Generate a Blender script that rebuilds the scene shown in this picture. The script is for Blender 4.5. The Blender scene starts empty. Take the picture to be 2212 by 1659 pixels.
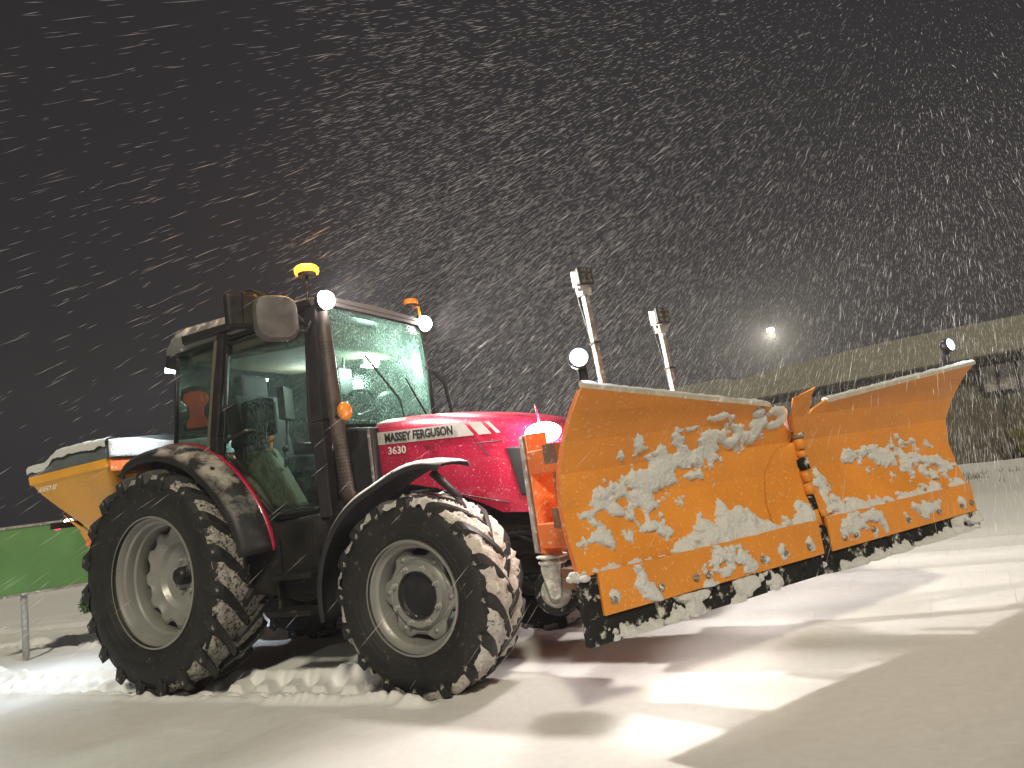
import bpy, math, random
import numpy as np
from mathutils import Vector, Matrix
random.seed(7); rng = np.random.default_rng(11)
S = bpy.context.scene
C = S.collection
R = math.radians

# ------------------------------------------------------------------ camera
cam_d = bpy.data.cameras.new("camera"); cam = bpy.data.objects.new("camera", cam_d); C.objects.link(cam)
yaw, pitch, roll = 2.0487610677, 0.1475331669, -0.1467288506
F = np.array([math.cos(yaw)*math.cos(pitch), math.sin(yaw)*math.cos(pitch), math.sin(pitch)])
Rt = np.array([math.sin(yaw), -math.cos(yaw), 0.0]); Up = np.cross(Rt, F)
c_, s_ = math.cos(roll), math.sin(roll)
R2 = c_*Rt + s_*Up; U2 = -s_*Rt + c_*Up
CAM = np.array([4.255224, -3.621974, 0.953390])
cam.matrix_world = Matrix(((R2[0], U2[0], -F[0], CAM[0]), (R2[1], U2[1], -F[1], CAM[1]), (R2[2], U2[2], -F[2], CAM[2]), (0, 0, 0, 1)))
cam_d.lens = 36*1463.573/2212; cam_d.sensor_width = 36; cam_d.clip_start = 0.05; cam_d.clip_end = 900
S.camera = cam

# ------------------------------------------------------------------ sky, weak night key light, exposure
SUN_AZ, SUN_EL = R(-57), R(39)          # direction the light comes from
w = bpy.data.worlds.new("World"); S.world = w; w.use_nodes = True
nt = w.node_tree; nt.nodes.clear()
sky = nt.nodes.new("ShaderNodeTexSky"); sky.sky_type = 'NISHITA'; sky.sun_disc = False
sky.sun_elevation = SUN_EL; sky.sun_rotation = R(90) - SUN_AZ; sky.dust_density = 6; sky.air_density = 1.0
hs = nt.nodes.new("ShaderNodeHueSaturation"); hs.inputs['Saturation'].default_value = 0.0
tint = nt.nodes.new("ShaderNodeMix"); tint.data_type = 'RGBA'; tint.blend_type = 'MIX'
tint.inputs['Factor'].default_value = 0.90
tint.inputs[7].default_value = (1.03, 0.91, 1.10, 1)
bg = nt.nodes.new("ShaderNodeBackground"); bg.inputs['Strength'].default_value = 0.0150
wo = nt.nodes.new("ShaderNodeOutputWorld")
nt.links.new(sky.outputs[0], hs.inputs['Color']); nt.links.new(hs.outputs[0], tint.inputs[6])
nt.links.new(tint.outputs[2], bg.inputs['Color']); nt.links.new(bg.outputs[0], wo.inputs['Surface'])
sl = bpy.data.lights.new("sun", 'SUN'); sl.energy = 1.72; sl.angle = R(6); sl.color = (1.0, 0.92, 0.69)
sun = bpy.data.objects.new("sun", sl); C.objects.link(sun)
sd = Vector((math.cos(SUN_EL)*math.cos(SUN_AZ), math.cos(SUN_EL)*math.sin(SUN_AZ), math.sin(SUN_EL)))
sun.rotation_euler = sd.to_track_quat('Z', 'Y').to_euler(); sun.location = (8, -6, 6)
S.view_settings.view_transform = 'Standard'; S.view_settings.look = 'None'
S.view_settings.exposure = 0.32; S.view_settings.gamma = 1.0; S.view_settings.use_curve_mapping = False
S.cycles.max_bounces = 6; S.cycles.diffuse_bounces = 3; S.cycles.glossy_bounces = 3; S.cycles.transparent_max_bounces = 24; S.cycles.volume_bounces = 0
S.cycles.caustics_reflective = False; S.cycles.caustics_refractive = False
S.cycles.sample_clamp_indirect = 4.0
S.render.use_motion_blur = False

# ------------------------------------------------------------------ noise
def _hash(ix, iy, seed):
    n = (ix.astype(np.int64)*374761393 + iy.astype(np.int64)*668265263 + seed*1442695041) & 0x7fffffff
    n = ((n ^ (n >> 13))*1274126177) & 0x7fffffff
    n = n ^ (n >> 16)
    return (n & 0xffff)/65535.0
def vnoise(x, y, seed=0):
    x = np.asarray(x, float); y = np.asarray(y, float)
    ix = np.floor(x); iy = np.floor(y); fx = x-ix; fy = y-iy
    fx = fx*fx*(3-2*fx); fy = fy*fy*(3-2*fy)
    a = _hash(ix, iy, seed); b = _hash(ix+1, iy, seed); c = _hash(ix, iy+1, seed); d = _hash(ix+1, iy+1, seed)
    return (a*(1-fx)+b*fx)*(1-fy) + (c*(1-fx)+d*fx)*fy
def fbm(x, y, seed=0, o=4):
    t = 0; amp = .5; k = 1.0
    for i in range(o):
        t = t + amp*vnoise(np.asarray(x)*k, np.asarray(y)*k, seed+i*17); amp *= .5; k *= 2.03
    return t
def sstep(a, b, x):
    t = np.clip((x-a)/(b-a), 0, 1); return t*t*(3-2*t)

# ------------------------------------------------------------------ materials
MATS = {}
def nodes(name):
    m = bpy.data.materials.new(name); m.use_nodes = True; MATS[name] = m
    t = m.node_tree; b = t.nodes['Principled BSDF']; return m, t, b
def noise_node(t, scale, detail=4, rough=.55, co='Object', vec=None):
    tc = t.nodes.new("ShaderNodeTexCoord"); n = t.nodes.new("ShaderNodeTexNoise")
    n.inputs['Scale'].default_value = scale; n.inputs['Detail'].default_value = detail; n.inputs['Roughness'].default_value = rough
    if vec:
        mp = t.nodes.new("ShaderNodeMapping"); mp.inputs['Scale'].default_value = vec
        t.links.new(tc.outputs[co], mp.inputs[0]); t.links.new(mp.outputs[0], n.inputs['Vector'])
    else:
        t.links.new(tc.outputs[co], n.inputs['Vector'])
    return n
def ramp(t, src, a, b, ca=(0, 0, 0, 1), cb=(1, 1, 1, 1)):
    r = t.nodes.new("ShaderNodeValToRGB"); r.color_ramp.elements[0].position = a; r.color_ramp.elements[1].position = b
    r.color_ramp.elements[0].color = ca; r.color_ramp.elements[1].color = cb
    t.links.new(src, r.inputs[0]); return r
def mixc(t, fac, a, b):
    m = t.nodes.new("ShaderNodeMix"); m.data_type = 'RGBA'
    for k, v in ((0, fac), (6, a), (7, b)):
        if hasattr(v, 'links') or isinstance(v, bpy.types.NodeSocket): t.links.new(v, m.inputs[k])
        else: m.inputs[k].default_value = v
    return m.outputs[2]
def mat(name, col, rough=.5, metal=0.0, var=.12, vscale=9, bump=0.0, bscale=60, dust=0.0, dust_scale=14, dust_up=False, dustcol=(.80, .78, .76, 1), spec=.5, coat=0):
    m, t, b = nodes(name)
    n1 = noise_node(t, vscale)
    dk = tuple(max(0, c*(1-var)) for c in col)+(1,); lt = tuple(min(1, c*(1+var)) for c in col)+(1,)
    cr = ramp(t, n1.outputs[0], .3, .7, dk, lt); csock = cr.outputs[0]
    rr = ramp(t, n1.outputs[0], .3, .7, (max(0, rough-.1),)*3+(1,), (min(1, rough+.12),)*3+(1,))
    rs = rr.outputs[0]
    if dust > 0:
        n2 = noise_node(t, dust_scale, 6, .68)
        fr = ramp(t, n2.outputs[0], .62-dust*.28, .70-dust*.2)
        fs = fr.outputs[0]
        if dust_up:
            g = t.nodes.new("ShaderNodeNewGeometry"); sx = t.nodes.new("ShaderNodeSeparateXYZ"); t.links.new(g.outputs['Normal'], sx.inputs[0])
            up = ramp(t, sx.outputs[2], .25, .75); mu = t.nodes.new("ShaderNodeMath"); mu.operation = 'MULTIPLY'
            t.links.new(fs, mu.inputs[0]); t.links.new(up.outputs[0], mu.inputs[1]); fs = mu.outputs[0]
        csock = mixc(t, fs, csock, dustcol)
        rs = mixc(t, fs, rs, (.8, .8, .8, 1))
    t.links.new(csock, b.inputs['Base Color']); t.links.new(rs, b.inputs['Roughness'])
    b.inputs['Metallic'].default_value = metal; b.inputs['Specular IOR Level'].default_value = spec; b.inputs['Coat Weight'].default_value = coat
    if bump > 0:
        n3 = noise_node(t, bscale, 5, .6); bp = t.nodes.new("ShaderNodeBump"); bp.inputs['Strength'].default_value = bump; bp.inputs['Distance'].default_value = .01
        t.links.new(n3.outputs[0], bp.inputs['Height']); t.links.new(bp.outputs[0], b.inputs['Normal'])
    return m
def emat(name, col, strength):
    m, t, b = nodes(name); b.inputs['Base Color'].default_value = tuple(col)+(1,)
    b.inputs['Emission Color'].default_value = tuple(col)+(1,); b.inputs['Emission Strength'].default_value = strength
    b.inputs['Roughness'].default_value = .3; return m

m_red = mat('red_paint', (.42, .010, .050), .33, 0, .08, 6, .03, 150, .02, 90, False, coat=.4)
m_orange = mat('plough_orange_paint', (.76, .275, .032), .5, 0, .10, 3.0, .05, 220, .12, 70, False, (.85, .55, .3, 1))
m_orange2 = mat('orange_red_paint', (.80, .19, .045), .5, 0, .1, 7, .05, 200, .18, 45, False, (.75, .6, .52, 1))
m_yellow = mat('spreader_yellow_paint', (.86, .40, .035), .45, 0, .10, 2.5, .04, 160, .08, 50, False, (.8, .6, .3, 1))
m_tarp = mat('grey_tarpaulin', (.10, .12, .12), .65, 0, .25, 5, .25, 12, .25, 9, True)
m_black = mat('black_plastic', (.018, .018, .020), .48, 0, .35, 14, .08, 180, .12, 40, True, spec=.35)
m_fender = mat('fender_plastic', (.020, .020, .021), .5, 0, .3, 8, .05, 160, .62, 5, True, (.42, .38, .34, 1), spec=.35)
m_ffender = mat('snowy_fender_plastic', (.022, .022, .024), .55, 0, .3, 8, .1, 90, .95, 9, True, (.86, .84, .82, 1), spec=.35)
m_pillar = mat('dark_cab_frame', (.022, .020, .022), .38, 0, .3, 10, .04, 150, .10, 30, True)
m_chassis = mat('dirty_black_metal', (.014, .013, .012), .6, .1, .6, 9, .2, 40, .10, 8, False, (.10, .085, .07, 1), spec=.3)
m_rubber = mat('tyre_rubber', (.016, .0155, .015), .62, 0, .35, 10, .22, 70, .08, 28, False, (.10, .095, .09, 1), spec=.4)
m_lug = mat('lug_rubber', (.017, .017, .018), .55, 0, .3, 12, .2, 60, .05, 22, False, (.45, .41, .37, 1), spec=.45)
m_rim = mat('silver_rim_paint', (.29, .287, .275), .40, .30, .06, 9, .04, 120, .04, 30, False, (.26, .20, .15, 1))
m_rimedge = mat('worn_rim_edge', (.30, .27, .235), .55, .3, .3, 30, .1, 90, .25, 30, False, (.16, .08, .04, 1))
m_steel = mat('galvanised_steel', (.46, .45, .43), .45, .6, .2, 25, .08, 90, .2, 30, False)
m_zinc = mat('wet_grey_metal', (.33, .30, .28), .4, .55, .25, 16, .06, 120, .28, 30, False)
m_bolt = mat('snowy_bolt', (.22, .21, .18), .7, .2, .4, 60, .3, 80, .35, 60, False)
m_belt = mat('black_wear_rubber', (.014, .014, .014), .75, 0, .5, 20, .35, 45, .27, 16, False, (.62, .60, .55, 1), spec=.25)
m_white = mat('white_roof_plastic', (.62, .61, .60), .45, 0, .06, 9, .03, 100, .35, 12, True)
m_grey = mat('grey_roof_plastic', (.19, .185, .18), .5, 0, .1, 6, .05, 100, .5, 10, True)
m_stripe = mat('silver_stripe_film', (.60, .58, .56), .35, .15, .05, 20, .02, 80)
m_ltr = mat('black_print', (.02, .02, .022), .4)
m_ltrw = mat('pale_print', (.72, .70, .68), .45, 0, .25, 40)
m_liner = mat('beige_roof_lining', (.13, .105, .08), .85, 0, .08, 8)
m_trim = mat('green_grey_trim', (.13, .125, .075), .7, 0, .15, 8)
m_seat = mat('dark_seat_cloth', (.03, .03, .032), .9, 0, .3, 30, .2, 100)
m_vest = mat('orange_red_cloth', (.55, .07, .03), .85, 0, .2, 12, .3, 40)
m_amber = mat('amber_lens', (.75, .26, .03), .2, 0, .1, 60, .2, 120)
m_chrome = mat('headlamp_reflector', (.75, .75, .75), .2, .8, .05)
m_green = mat('green_sign_paint', (.095, .225, .062), .5, 0, .18, 3, .02, 90)
m_hidden_pole = mat('black_lamp_pole', (.006, .006, .006), .8)  # near black so the pole stays unseen in the dark despite its lamp
m_exh = mat('dark_heat_shield', (.10, .075, .065), .5, .5, .3, 20, .1, 90)
m_wall = mat('olive_grey_render', (.11, .10, .078), .9, 0, .25, .6, .2, 25)
m_fascia = mat('pale_fascia_sheet', (.21, .20, .16), .7, 0, .10, .9, .05, 40)
m_edge = mat('pale_scraped_edge', (.50, .44, .36), .6, 0, .2, 18, .1, 60, .25, 25, False)
m_castsnow = mat('snow_caked_metal', (.42, .41, .38), .75, .1, .2, 30, .5, 60, .45, 18, False, (.80, .79, .76, 1))
m_back = mat('dulled_orange_frame', (.16, .07, .035), .6, 0, .3, 9, .1, 60, .25, 14, False, (.30, .28, .26, 1))  # orange darkened to cut the red headlight bounce under the blade
m_mir = mat('worn_mirror_shell', (.10, .095, .092), .5, 0, .25, 14, .05, 90, .35, 9, True)
m_dark = mat('dark_opening', (.03, .03, .03), .6)
m_leaf = mat('evergreen_leaf', (.06, .13, .03), .6, 0, .5, 3, 0, 60, .2, 2.5, True)
m_twig = mat('bare_twig', (.13, .10, .07), .85, 0, .3, 8)
m_straw = mat('yellow_green_grass', (.30, .28, .06), .85, 0, .3, 4)
m_drygrass = mat('dry_grass', (.12, .11, .055), .85, 0, .4, 4)
m_rad = mat('black_mesh', (.012, .012, .013), .6)

# snow surfaces
def snowmat(name, col=(.86, .86, .87), bump=.35, bs=35, dirt=0.0, dirtcol=(.05, .045, .04, 1), ds=16, fine=400):
    m, t, b = nodes(name)
    n1 = noise_node(t, bs, 6, .6); n2 = noise_node(t, fine, 2, .5)
    ad = t.nodes.new("ShaderNodeMath"); ad.operation = 'MULTIPLY_ADD'; ad.inputs[1].default_value = .25
    t.links.new(n2.outputs[0], ad.inputs[0]); t.links.new(n1.outputs[0], ad.inputs[2])
    bp = t.nodes.new("ShaderNodeBump"); bp.inputs['Strength'].default_value = bump; bp.inputs['Distance'].default_value = .02
    t.links.new(ad.outputs[0], bp.inputs['Height']); t.links.new(bp.outputs[0], b.inputs['Normal'])
    base = tuple(col)+(1,)
    v = ramp(t, n1.outputs[0], .3, .75, tuple(c*.92 for c in col)+(1,), base); cs = v.outputs[0]
    if dirt > 0:
        n3 = noise_node(t, ds, 8, .72); fr = ramp(t, n3.outputs[0], .58-dirt*.3, .66-dirt*.22)
        cs = mixc(t, fr.outputs[0], cs, dirtcol)
    t.links.new(cs, b.inputs['Base Color']); b.inputs['Roughness'].default_value = .75; b.inputs['Specular IOR Level'].default_value = .25
    return m
m_snow = snowmat('fresh_snow', (.86, .855, .86), .30, 22)
m_cling = snowmat('clinging_snow', (.80, .80, .79), .8, 70)
m_tsnow = snowmat('packed_tyre_snow', (.74, .70, .66), .9, 60, .06, (.08, .06, .05, 1), 34)
m_tsnow2 = snowmat('dirty_tyre_snow', (.58, .54, .50), .9, 50, .30, (.03, .027, .025, 1), 42)

def glass(name, tintc, frost, fcol, bscale=120):
    m = bpy.data.materials.new(name); m.use_nodes = True; t = m.node_tree; t.nodes.clear()
    out = t.nodes.new("ShaderNodeOutputMaterial")
    tr = t.nodes.new("ShaderNodeBsdfTransparent"); tr.inputs[0].default_value = tuple(tintc)+(1,)
    tl = t.nodes.new("ShaderNodeBsdfTranslucent"); tl.inputs[0].default_value = tuple(fcol)+(1,)
    df = t.nodes.new("ShaderNodeBsdfDiffuse"); df.inputs[0].default_value = tuple(fcol)+(1,)
    fm = t.nodes.new("ShaderNodeMixShader"); fm.inputs[0].default_value = .25
    t.links.new(tl.outputs[0], fm.inputs[1]); t.links.new(df.outputs[0], fm.inputs[2])
    n = noise_node(t, bscale, 5, .7, vec=(1, 1, .55)); n2 = noise_node(t, 5, 3, .6)
    mu = t.nodes.new("ShaderNodeMath"); mu.operation = 'MULTIPLY'
    r1 = ramp(t, n.outputs[0], .42, .66, (.05,)*3+(1,), (1, 1, 1, 1)); r2 = ramp(t, n2.outputs[0], .25, .7, (.45*frost,)*3+(1,), (min(1, 1.5*frost),)*3+(1,))
    t.links.new(r1.outputs[0], mu.inputs[0]); t.links.new(r2.outputs[0], mu.inputs[1])
    m1 = t.nodes.new("ShaderNodeMixShader"); t.links.new(mu.outputs[0], m1.inputs[0]); t.links.new(tr.outputs[0], m1.inputs[1]); t.links.new(fm.outputs[0], m1.inputs[2])
    gl = t.nodes.new("ShaderNodeBsdfGlossy"); gl.inputs['Roughness'].default_value = .08
    bp = t.nodes.new("ShaderNodeBump"); bp.inputs['Strength'].default_value = .3; bp.inputs['Distance'].default_value = .003
    t.links.new(n.outputs[0], bp.inputs['Height']); t.links.new(bp.outputs[0], gl.inputs['Normal'])
    m2 = t.nodes.new("ShaderNodeMixShader"); m2.inputs[0].default_value = .05
    t.links.new(m1.outputs[0], m2.inputs[1]); t.links.new(gl.outputs[0], m2.inputs[2]); t.links.new(m2.outputs[0], out.inputs[0])
    return m
m_screen = glass('wet_windscreen_glass', (.58, .82, .70), .46, (.55, .80, .68), 130)
m_glass = glass('wet_side_glass', (.50, .61, .56), .13, (.40, .52, .46), 90)
m_lens = glass('clear_lens', (.85, .85, .85), .3, (.8, .8, .8), 80)

e_work = emat('lit_work_lamp', (1.0, .93, .84), 40)
e_head = emat('lit_head_lamp', (1.0, .90, .82), 60)
e_mark = emat('lit_marker_lamp', (.72, .87, 1.0), 9)
e_cab = emat('lit_cab_lamp', (.70, 1.0, .80), 14)
e_beacon = emat('lit_beacon', (1.0, .36, .02), 5.5)
e_street = emat('lit_street_lamp', (1.0, .96, .55), 90)
e_tail = emat('lit_tail_lamp', (1.0, .02, .12), 1.6)
e_blue = emat('lit_rear_lamp', (.78, .90, 1.0), 25)

# ------------------------------------------------------------------ mesh helper
ORG = {}
def org(o):
    while o is not None:
        if o.name in ORG: return ORG[o.name]
        o = o.parent
    return Vector((0, 0, 0))
class MB:
    def __init__(s): s.v = []; s.f = []
    def add(s, vs, fs):
        k = len(s.v); s.v.extend([tuple(map(float, p)) for p in vs]); s.f.extend([tuple(i+k for i in f) for f in fs]); return s
    def box(s, c, sz, M=None):
        vs = []
        for dx in (-.5, .5):
            for dy in (-.5, .5):
                for dz in (-.5, .5):
                    p = Vector((dx*sz[0], dy*sz[1], dz*sz[2]))
                    if M is not None: p = M @ p
                    vs.append(Vector(c)+p)
        return s.add(vs, [(0, 1, 3, 2), (4, 6, 7, 5), (0, 4, 5, 1), (2, 3, 7, 6), (0, 2, 6, 4), (1, 5, 7, 3)])
    def hexa(s, b, t):      # 4 bottom + 4 top points
        return s.add(list(b)+list(t), [(3, 2, 1, 0), (4, 5, 6, 7), (0, 1, 5, 4), (1, 2, 6, 5), (2, 3, 7, 6), (3, 0, 4, 7)])
    def tube(s, pts, r, n=8, caps=True):
        pts = [Vector(p) for p in pts]; rs = r if isinstance(r, (list, tuple)) else [r]*len(pts)
        rings = []; up = None
        for i, p in enumerate(pts):
            d = (pts[min(i+1, len(pts)-1)]-pts[max(i-1, 0)]).normalized()
            if up is None: up = Vector((0, 0, 1)) if abs(d.z) < .9 else Vector((1, 0, 0))
            a = d.cross(up).normalized(); b = d.cross(a).normalized(); up = -b if False else up
            rings.append([p+(a*math.cos(t)+b*math.sin(t))*rs[i] for t in [2*math.pi*k/n for k in range(n)]])
        vs = [q for rg in rings for q in rg]; fs = []
        for i in range(len(rings)-1):
            for k in range(n):
                fs.append((i*n+k, i*n+(k+1) % n, (i+1)*n+(k+1) % n, (i+1)*n+k))
        if caps: fs += [tuple(range(n-1, -1, -1)), tuple(range((len(rings)-1)*n, len(rings)*n))]
        return s.add(vs, fs)
    def sqtube(s, p0, p1, wx, wy, M=None):
        p0 = Vector(p0); p1 = Vector(p1); z = (p1-p0).normalized()
        x = Vector(M[0]) if M else Vector((1, 0, 0)); x = (x-z*x.dot(z)).normalized(); y = z.cross(x)
        q = [x*a*wx/2+y*b*wy/2 for a, b in ((-1, -1), (1, -1), (1, 1), (-1, 1))]
        return s.hexa([p0+k for k in q], [p1+k for k in q])
    def lathe(s, prof, n=48, c=(0, 0, 0), ax='y', closed=False, a0=0, a1=2*math.pi):
        full = abs(a1-a0-2*math.pi) < 1e-6; N = n if full else n+1; vs = []
        for k in range(N):
            t = a0+(a1-a0)*k/n
            for r, a in prof:
                if ax == 'y': p = (r*math.cos(t), a, r*math.sin(t))
                elif ax == 'x': p = (a, r*math.cos(t), r*math.sin(t))
                else: p = (r*math.cos(t), r*math.sin(t), a)
                vs.append((p[0]+c[0], p[1]+c[1], p[2]+c[2]))
        m = len(prof); fs = []
        for k in range(n):
            k2 = (k+1) % N
            for j in range(m if closed else m-1):
                j2 = (j+1) % m
                fs.append((k*m+j, k*m+j2, k2*m+j2, k2*m+j))
        return s.add(vs, fs)
    def grid(s, P):         # P: array (a,b,3)
        a, b = len(P), len(P[0]); vs = [p for row in P for p in row]
        return s.add(vs, [(i*b+j, i*b+j+1, (i+1)*b+j+1, (i+1)*b+j) for i in range(a-1) for j in range(b-1)])
    def prism(s, poly, off):    # poly of 3D points, extruded by vector
        n = len(poly); o = Vector(off); vs = [Vector(p) for p in poly]+[Vector(p)+o for p in poly]
        return s.add(vs, [tuple(range(n-1, -1, -1)), tuple(range(n, 2*n))]+[(i, (i+1) % n, n+(i+1) % n, n+i) for i in range(n)])
    def ball(s, c, r, nu=16, nv=10):
        r = r if isinstance(r, (tuple, list)) else (r, r, r); vs = []; fs = []
        for j in range(nv+1):
            ph = math.pi*j/nv
            for i in range(nu):
                t = 2*math.pi*i/nu
                vs.append((c[0]+r[0]*math.sin(ph)*math.cos(t), c[1]+r[1]*math.sin(ph)*math.sin(t), c[2]+r[2]*math.cos(ph)))
        for j in range(nv):
            for i in range(nu): fs.append((j*nu+i, (j+1)*nu+i, (j+1)*nu+(i+1) % nu, j*nu+(i+1) % nu))
        return s.add(vs, fs)
    def mesh(s, name, m, smooth=False, o=(0, 0, 0)):
        me = bpy.data.meshes.new(name); me.from_pydata([(p[0]-o[0], p[1]-o[1], p[2]-o[2]) for p in s.v], [], s.f)
        me.validate(); me.update(); me.materials.append(m)
        if smooth: me.polygons.foreach_set('use_smooth', [True]*len(me.polygons))
        return me
    def build(s, name, m, parent=None, smooth=False, bevel=0, seg=2, solid=0, auto=None, fixn=True):
        o = org(parent) if parent else Vector((0, 0, 0))
        me = s.mesh(name, m, smooth, o)
        if fixn:
            import bmesh
            bm = bmesh.new(); bm.from_mesh(me); bmesh.ops.remove_doubles(bm, verts=bm.verts, dist=1e-6); bmesh.ops.recalc_face_normals(bm, faces=bm.faces); bm.to_mesh(me); bm.free()
        ob = bpy.data.objects.new(name, me); C.objects.link(ob); ob.parent = parent
        if solid: 
            md = ob.modifiers.new('solid', 'SOLIDIFY'); md.thickness = solid; md.offset = 0
        if bevel:
            md = ob.modifiers.new('bevel', 'BEVEL'); md.width = bevel; md.segments = seg; md.limit_method = 'ANGLE'; md.angle_limit = R(35)
        if auto: 
            try: me.set_sharp_from_angle(angle=R(auto))
            except Exception: pass
        return ob
def tag(o, label=None, cat=None, group=None, kind=None):
    if label: o['label'] = label
    if cat: o['category'] = cat
    if group: o['group'] = group
    if kind: o['kind'] = kind
    return o
def thing(name, loc, label, cat, group=None):
    o = bpy.data.objects.new(name, None); C.objects.link(o); o.location = loc; o.empty_display_size = .2
    ORG[o.name] = Vector(loc); tag(o, label, cat, group); return o
def light(name, kind, loc, energy, col, parent=None, size=.05, aim=None, spot=None, blend=.3):
    l = bpy.data.lights.new(name, kind); l.energy = energy; l.color = col
    l.shadow_soft_size = size
    if spot: l.spot_size = R(spot); l.spot_blend = blend
    o = bpy.data.objects.new(name, l); C.objects.link(o); o.parent = parent
    o.location = Vector(loc)-(org(parent) if parent else Vector((0, 0, 0)))
    if aim is not None: o.rotation_euler = (-(Vector(aim).normalized())).to_track_quat('Z', 'Y').to_euler()
    return o
def text_mesh(name, s, size, xd, yd, p, m, parent, bold=.0, sx=1.0, depth=.0012):
    cu = bpy.data.curves.new(name, 'FONT'); cu.body = s; cu.size = size; cu.offset = bold*size; cu.extrude = depth; cu.resolution_u = 3
    tmp = bpy.data.objects.new(name+'_tmp', cu); C.objects.link(tmp)
    dg = bpy.context.evaluated_depsgraph_get(); me = bpy.data.meshes.new_from_object(tmp.evaluated_get(dg))
    bpy.data.objects.remove(tmp); bpy.data.curves.remove(cu)
    xd = Vector(xd).normalized(); yd = Vector(yd).normalized(); zd = xd.cross(yd); o = org(parent)
    for v in me.vertices:
        q = Vector(p)+xd*v.co.x*sx+yd*v.co.y+zd*v.co.z; v.co = q-o
    me.materials.clear(); me.materials.append(m)
    ob = bpy.data.objects.new(name, me); C.objects.link(ob); ob.parent = parent; return ob

# ================================================================== SETTING
RY, FY = .645, .665            # centre lines of the rear / front tyres
def axis(segs):
    out = []
    for a, b, st in segs:
        n = max(1, int(round((b-a)/st))); out += list(np.linspace(a, b, n, endpoint=False))
    out.append(segs[-1][1]); return np.array(out)
gx = axis([(-220, -40, 15), (-40, -9, 1.2), (-9, -3.2, .06), (-3.2, -1.2, .03), (-1.2, 2.4, .0125), (2.4, 2.7, .03), (2.7, 6.5, .05), (6.5, 14, .3), (14, 40, 2), (40, 240, 16)])
gy = axis([(-160, -20, 14), (-20, -4.5, 1.0), (-4.5, -1.15, .05), (-1.15, -.32, .016), (-.32, .38, .045), (.38, .95, .025), (.95, 3.2, .07), (3.2, 12, .25), (12, 30, .8), (30, 260, 16)])
GX, GY = np.meshgrid(gx, gy, indexing='ij')
def ground_z(X, Y):
    z = .022*(fbm(X*.55, Y*.55, 3)-.5) + .02*(fbm(X*1.7, Y*1.7+9, 5, 3)-.5) + .009*(fbm(X*6, Y*6, 9, 3)-.5)
    near = sstep(16, 6, np.hypot(X-2, Y))
    for yc, sg in ((-RY-.005, -1), (RY+.005, 1)):
        hw = .205
        dy = (Y-yc)
        wob = .03*(vnoise(X*7, Y*0+sg*3, 21)-.5)+.02*(vnoise(X*19, Y*9, 22)-.5)
        inn = sstep(hw+.03, hw-.015, np.abs(dy)+wob)
        beh = sstep(2.25, 2.05, X)*sstep(-30, -20, X)
        # lug imprint: V bars
        ph = (X/.235 + np.abs(dy)*2.2 + (dy > 0)*.5)
        bar = sstep(.16, .34, np.abs((ph % 1.0)-.5))
        z = z - near*beh*inn*(.062 - .045*(1-bar)*sstep(.02, .06, np.abs(dy)) - .016*(fbm(X*16, Y*16, 31, 3)-.5))
        rid = np.exp(-((np.abs(dy)-hw-.045)/.035)**2)
        z = z + near*beh*rid*(.016+.020*(fbm(X*9, Y*9, 41, 3)-.42)+.05*np.clip(fbm(X*21, Y*21, 43, 3)-.46, 0, 1))
        # crumbs pushed out by the lugs
        cr = sstep(.60, .78, vnoise(X/.235*1.0, np.abs(dy)*14, 51))*sstep(.19, .23, np.abs(dy))*sstep(.34, .25, np.abs(dy))
        z = z + near*beh*cr*(.035+.03*(vnoise(X*42, Y*42, 53)-.5))
    # older, half-filled tracks on the far side, and a shallow swept strip behind the tractor
    for yc in (1.95, 3.1):
        dy = np.abs(Y-yc-.12*np.sin(X*.3)); z = z - .035*sstep(.26, .16, dy)*sstep(30, 12, np.abs(X)) + .03*np.exp(-((dy-.32)/.07)**2)*(.4+fbm(X*5, Y*5, 61, 3))
    z = z + .05*sstep(-1.0, -4.0, X)*(fbm(X*2.2, Y*2.2, 71, 4)-.45)*sstep(20, 8, np.abs(X))
    z = z - .026*np.clip(np.hypot(X-4, Y+3.6)-9, 0, 24)
    # kerb-side drift and verge far right
    z = z + .16*np.exp(-((Y-15.5-.1*X)/1.3)**2)*(.6+.8*fbm(X*.9, Y*.9, 81, 3))
    return z
Z = ground_z(GX, GY)
def np_mesh(name, V, Fq, m, smooth=True):
    me = bpy.data.meshes.new(name); me.vertices.add(len(V)); me.vertices.foreach_set('co', np.ascontiguousarray(V, dtype=np.float32).ravel())
    k = Fq.shape[1]; nf = len(Fq); me.loops.add(nf*k); me.loops.foreach_set('vertex_index', np.ascontiguousarray(Fq, dtype=np.int32).ravel())
    me.polygons.add(nf); me.polygons.foreach_set('loop_start', np.arange(0, nf*k, k, dtype=np.int32))
    me.polygons.foreach_set('use_smooth', np.full(nf, smooth)); me.update(calc_edges=True); me.validate(); me.materials.append(m); return me
def quads(a, b):
    i, j = np.meshgrid(np.arange(a-1), np.arange(b-1), indexing='ij'); k = (i*b+j).ravel()
    return np.stack([k, k+b, k+b+1, k+1], 1)
V = np.stack([GX.ravel(), GY.ravel(), Z.ravel()], 1)
g = bpy.data.objects.new('snowy_ground', np_mesh('snowy_ground', V, quads(len(gx), len(gy)), m_snow)); C.objects.link(g)
tag(g, 'fresh snow covering the yard with chunky tyre tracks', None, None, 'structure')
def gz(x, y): return float(ground_z(np.array([x]), np.array([y]))[0])

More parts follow.
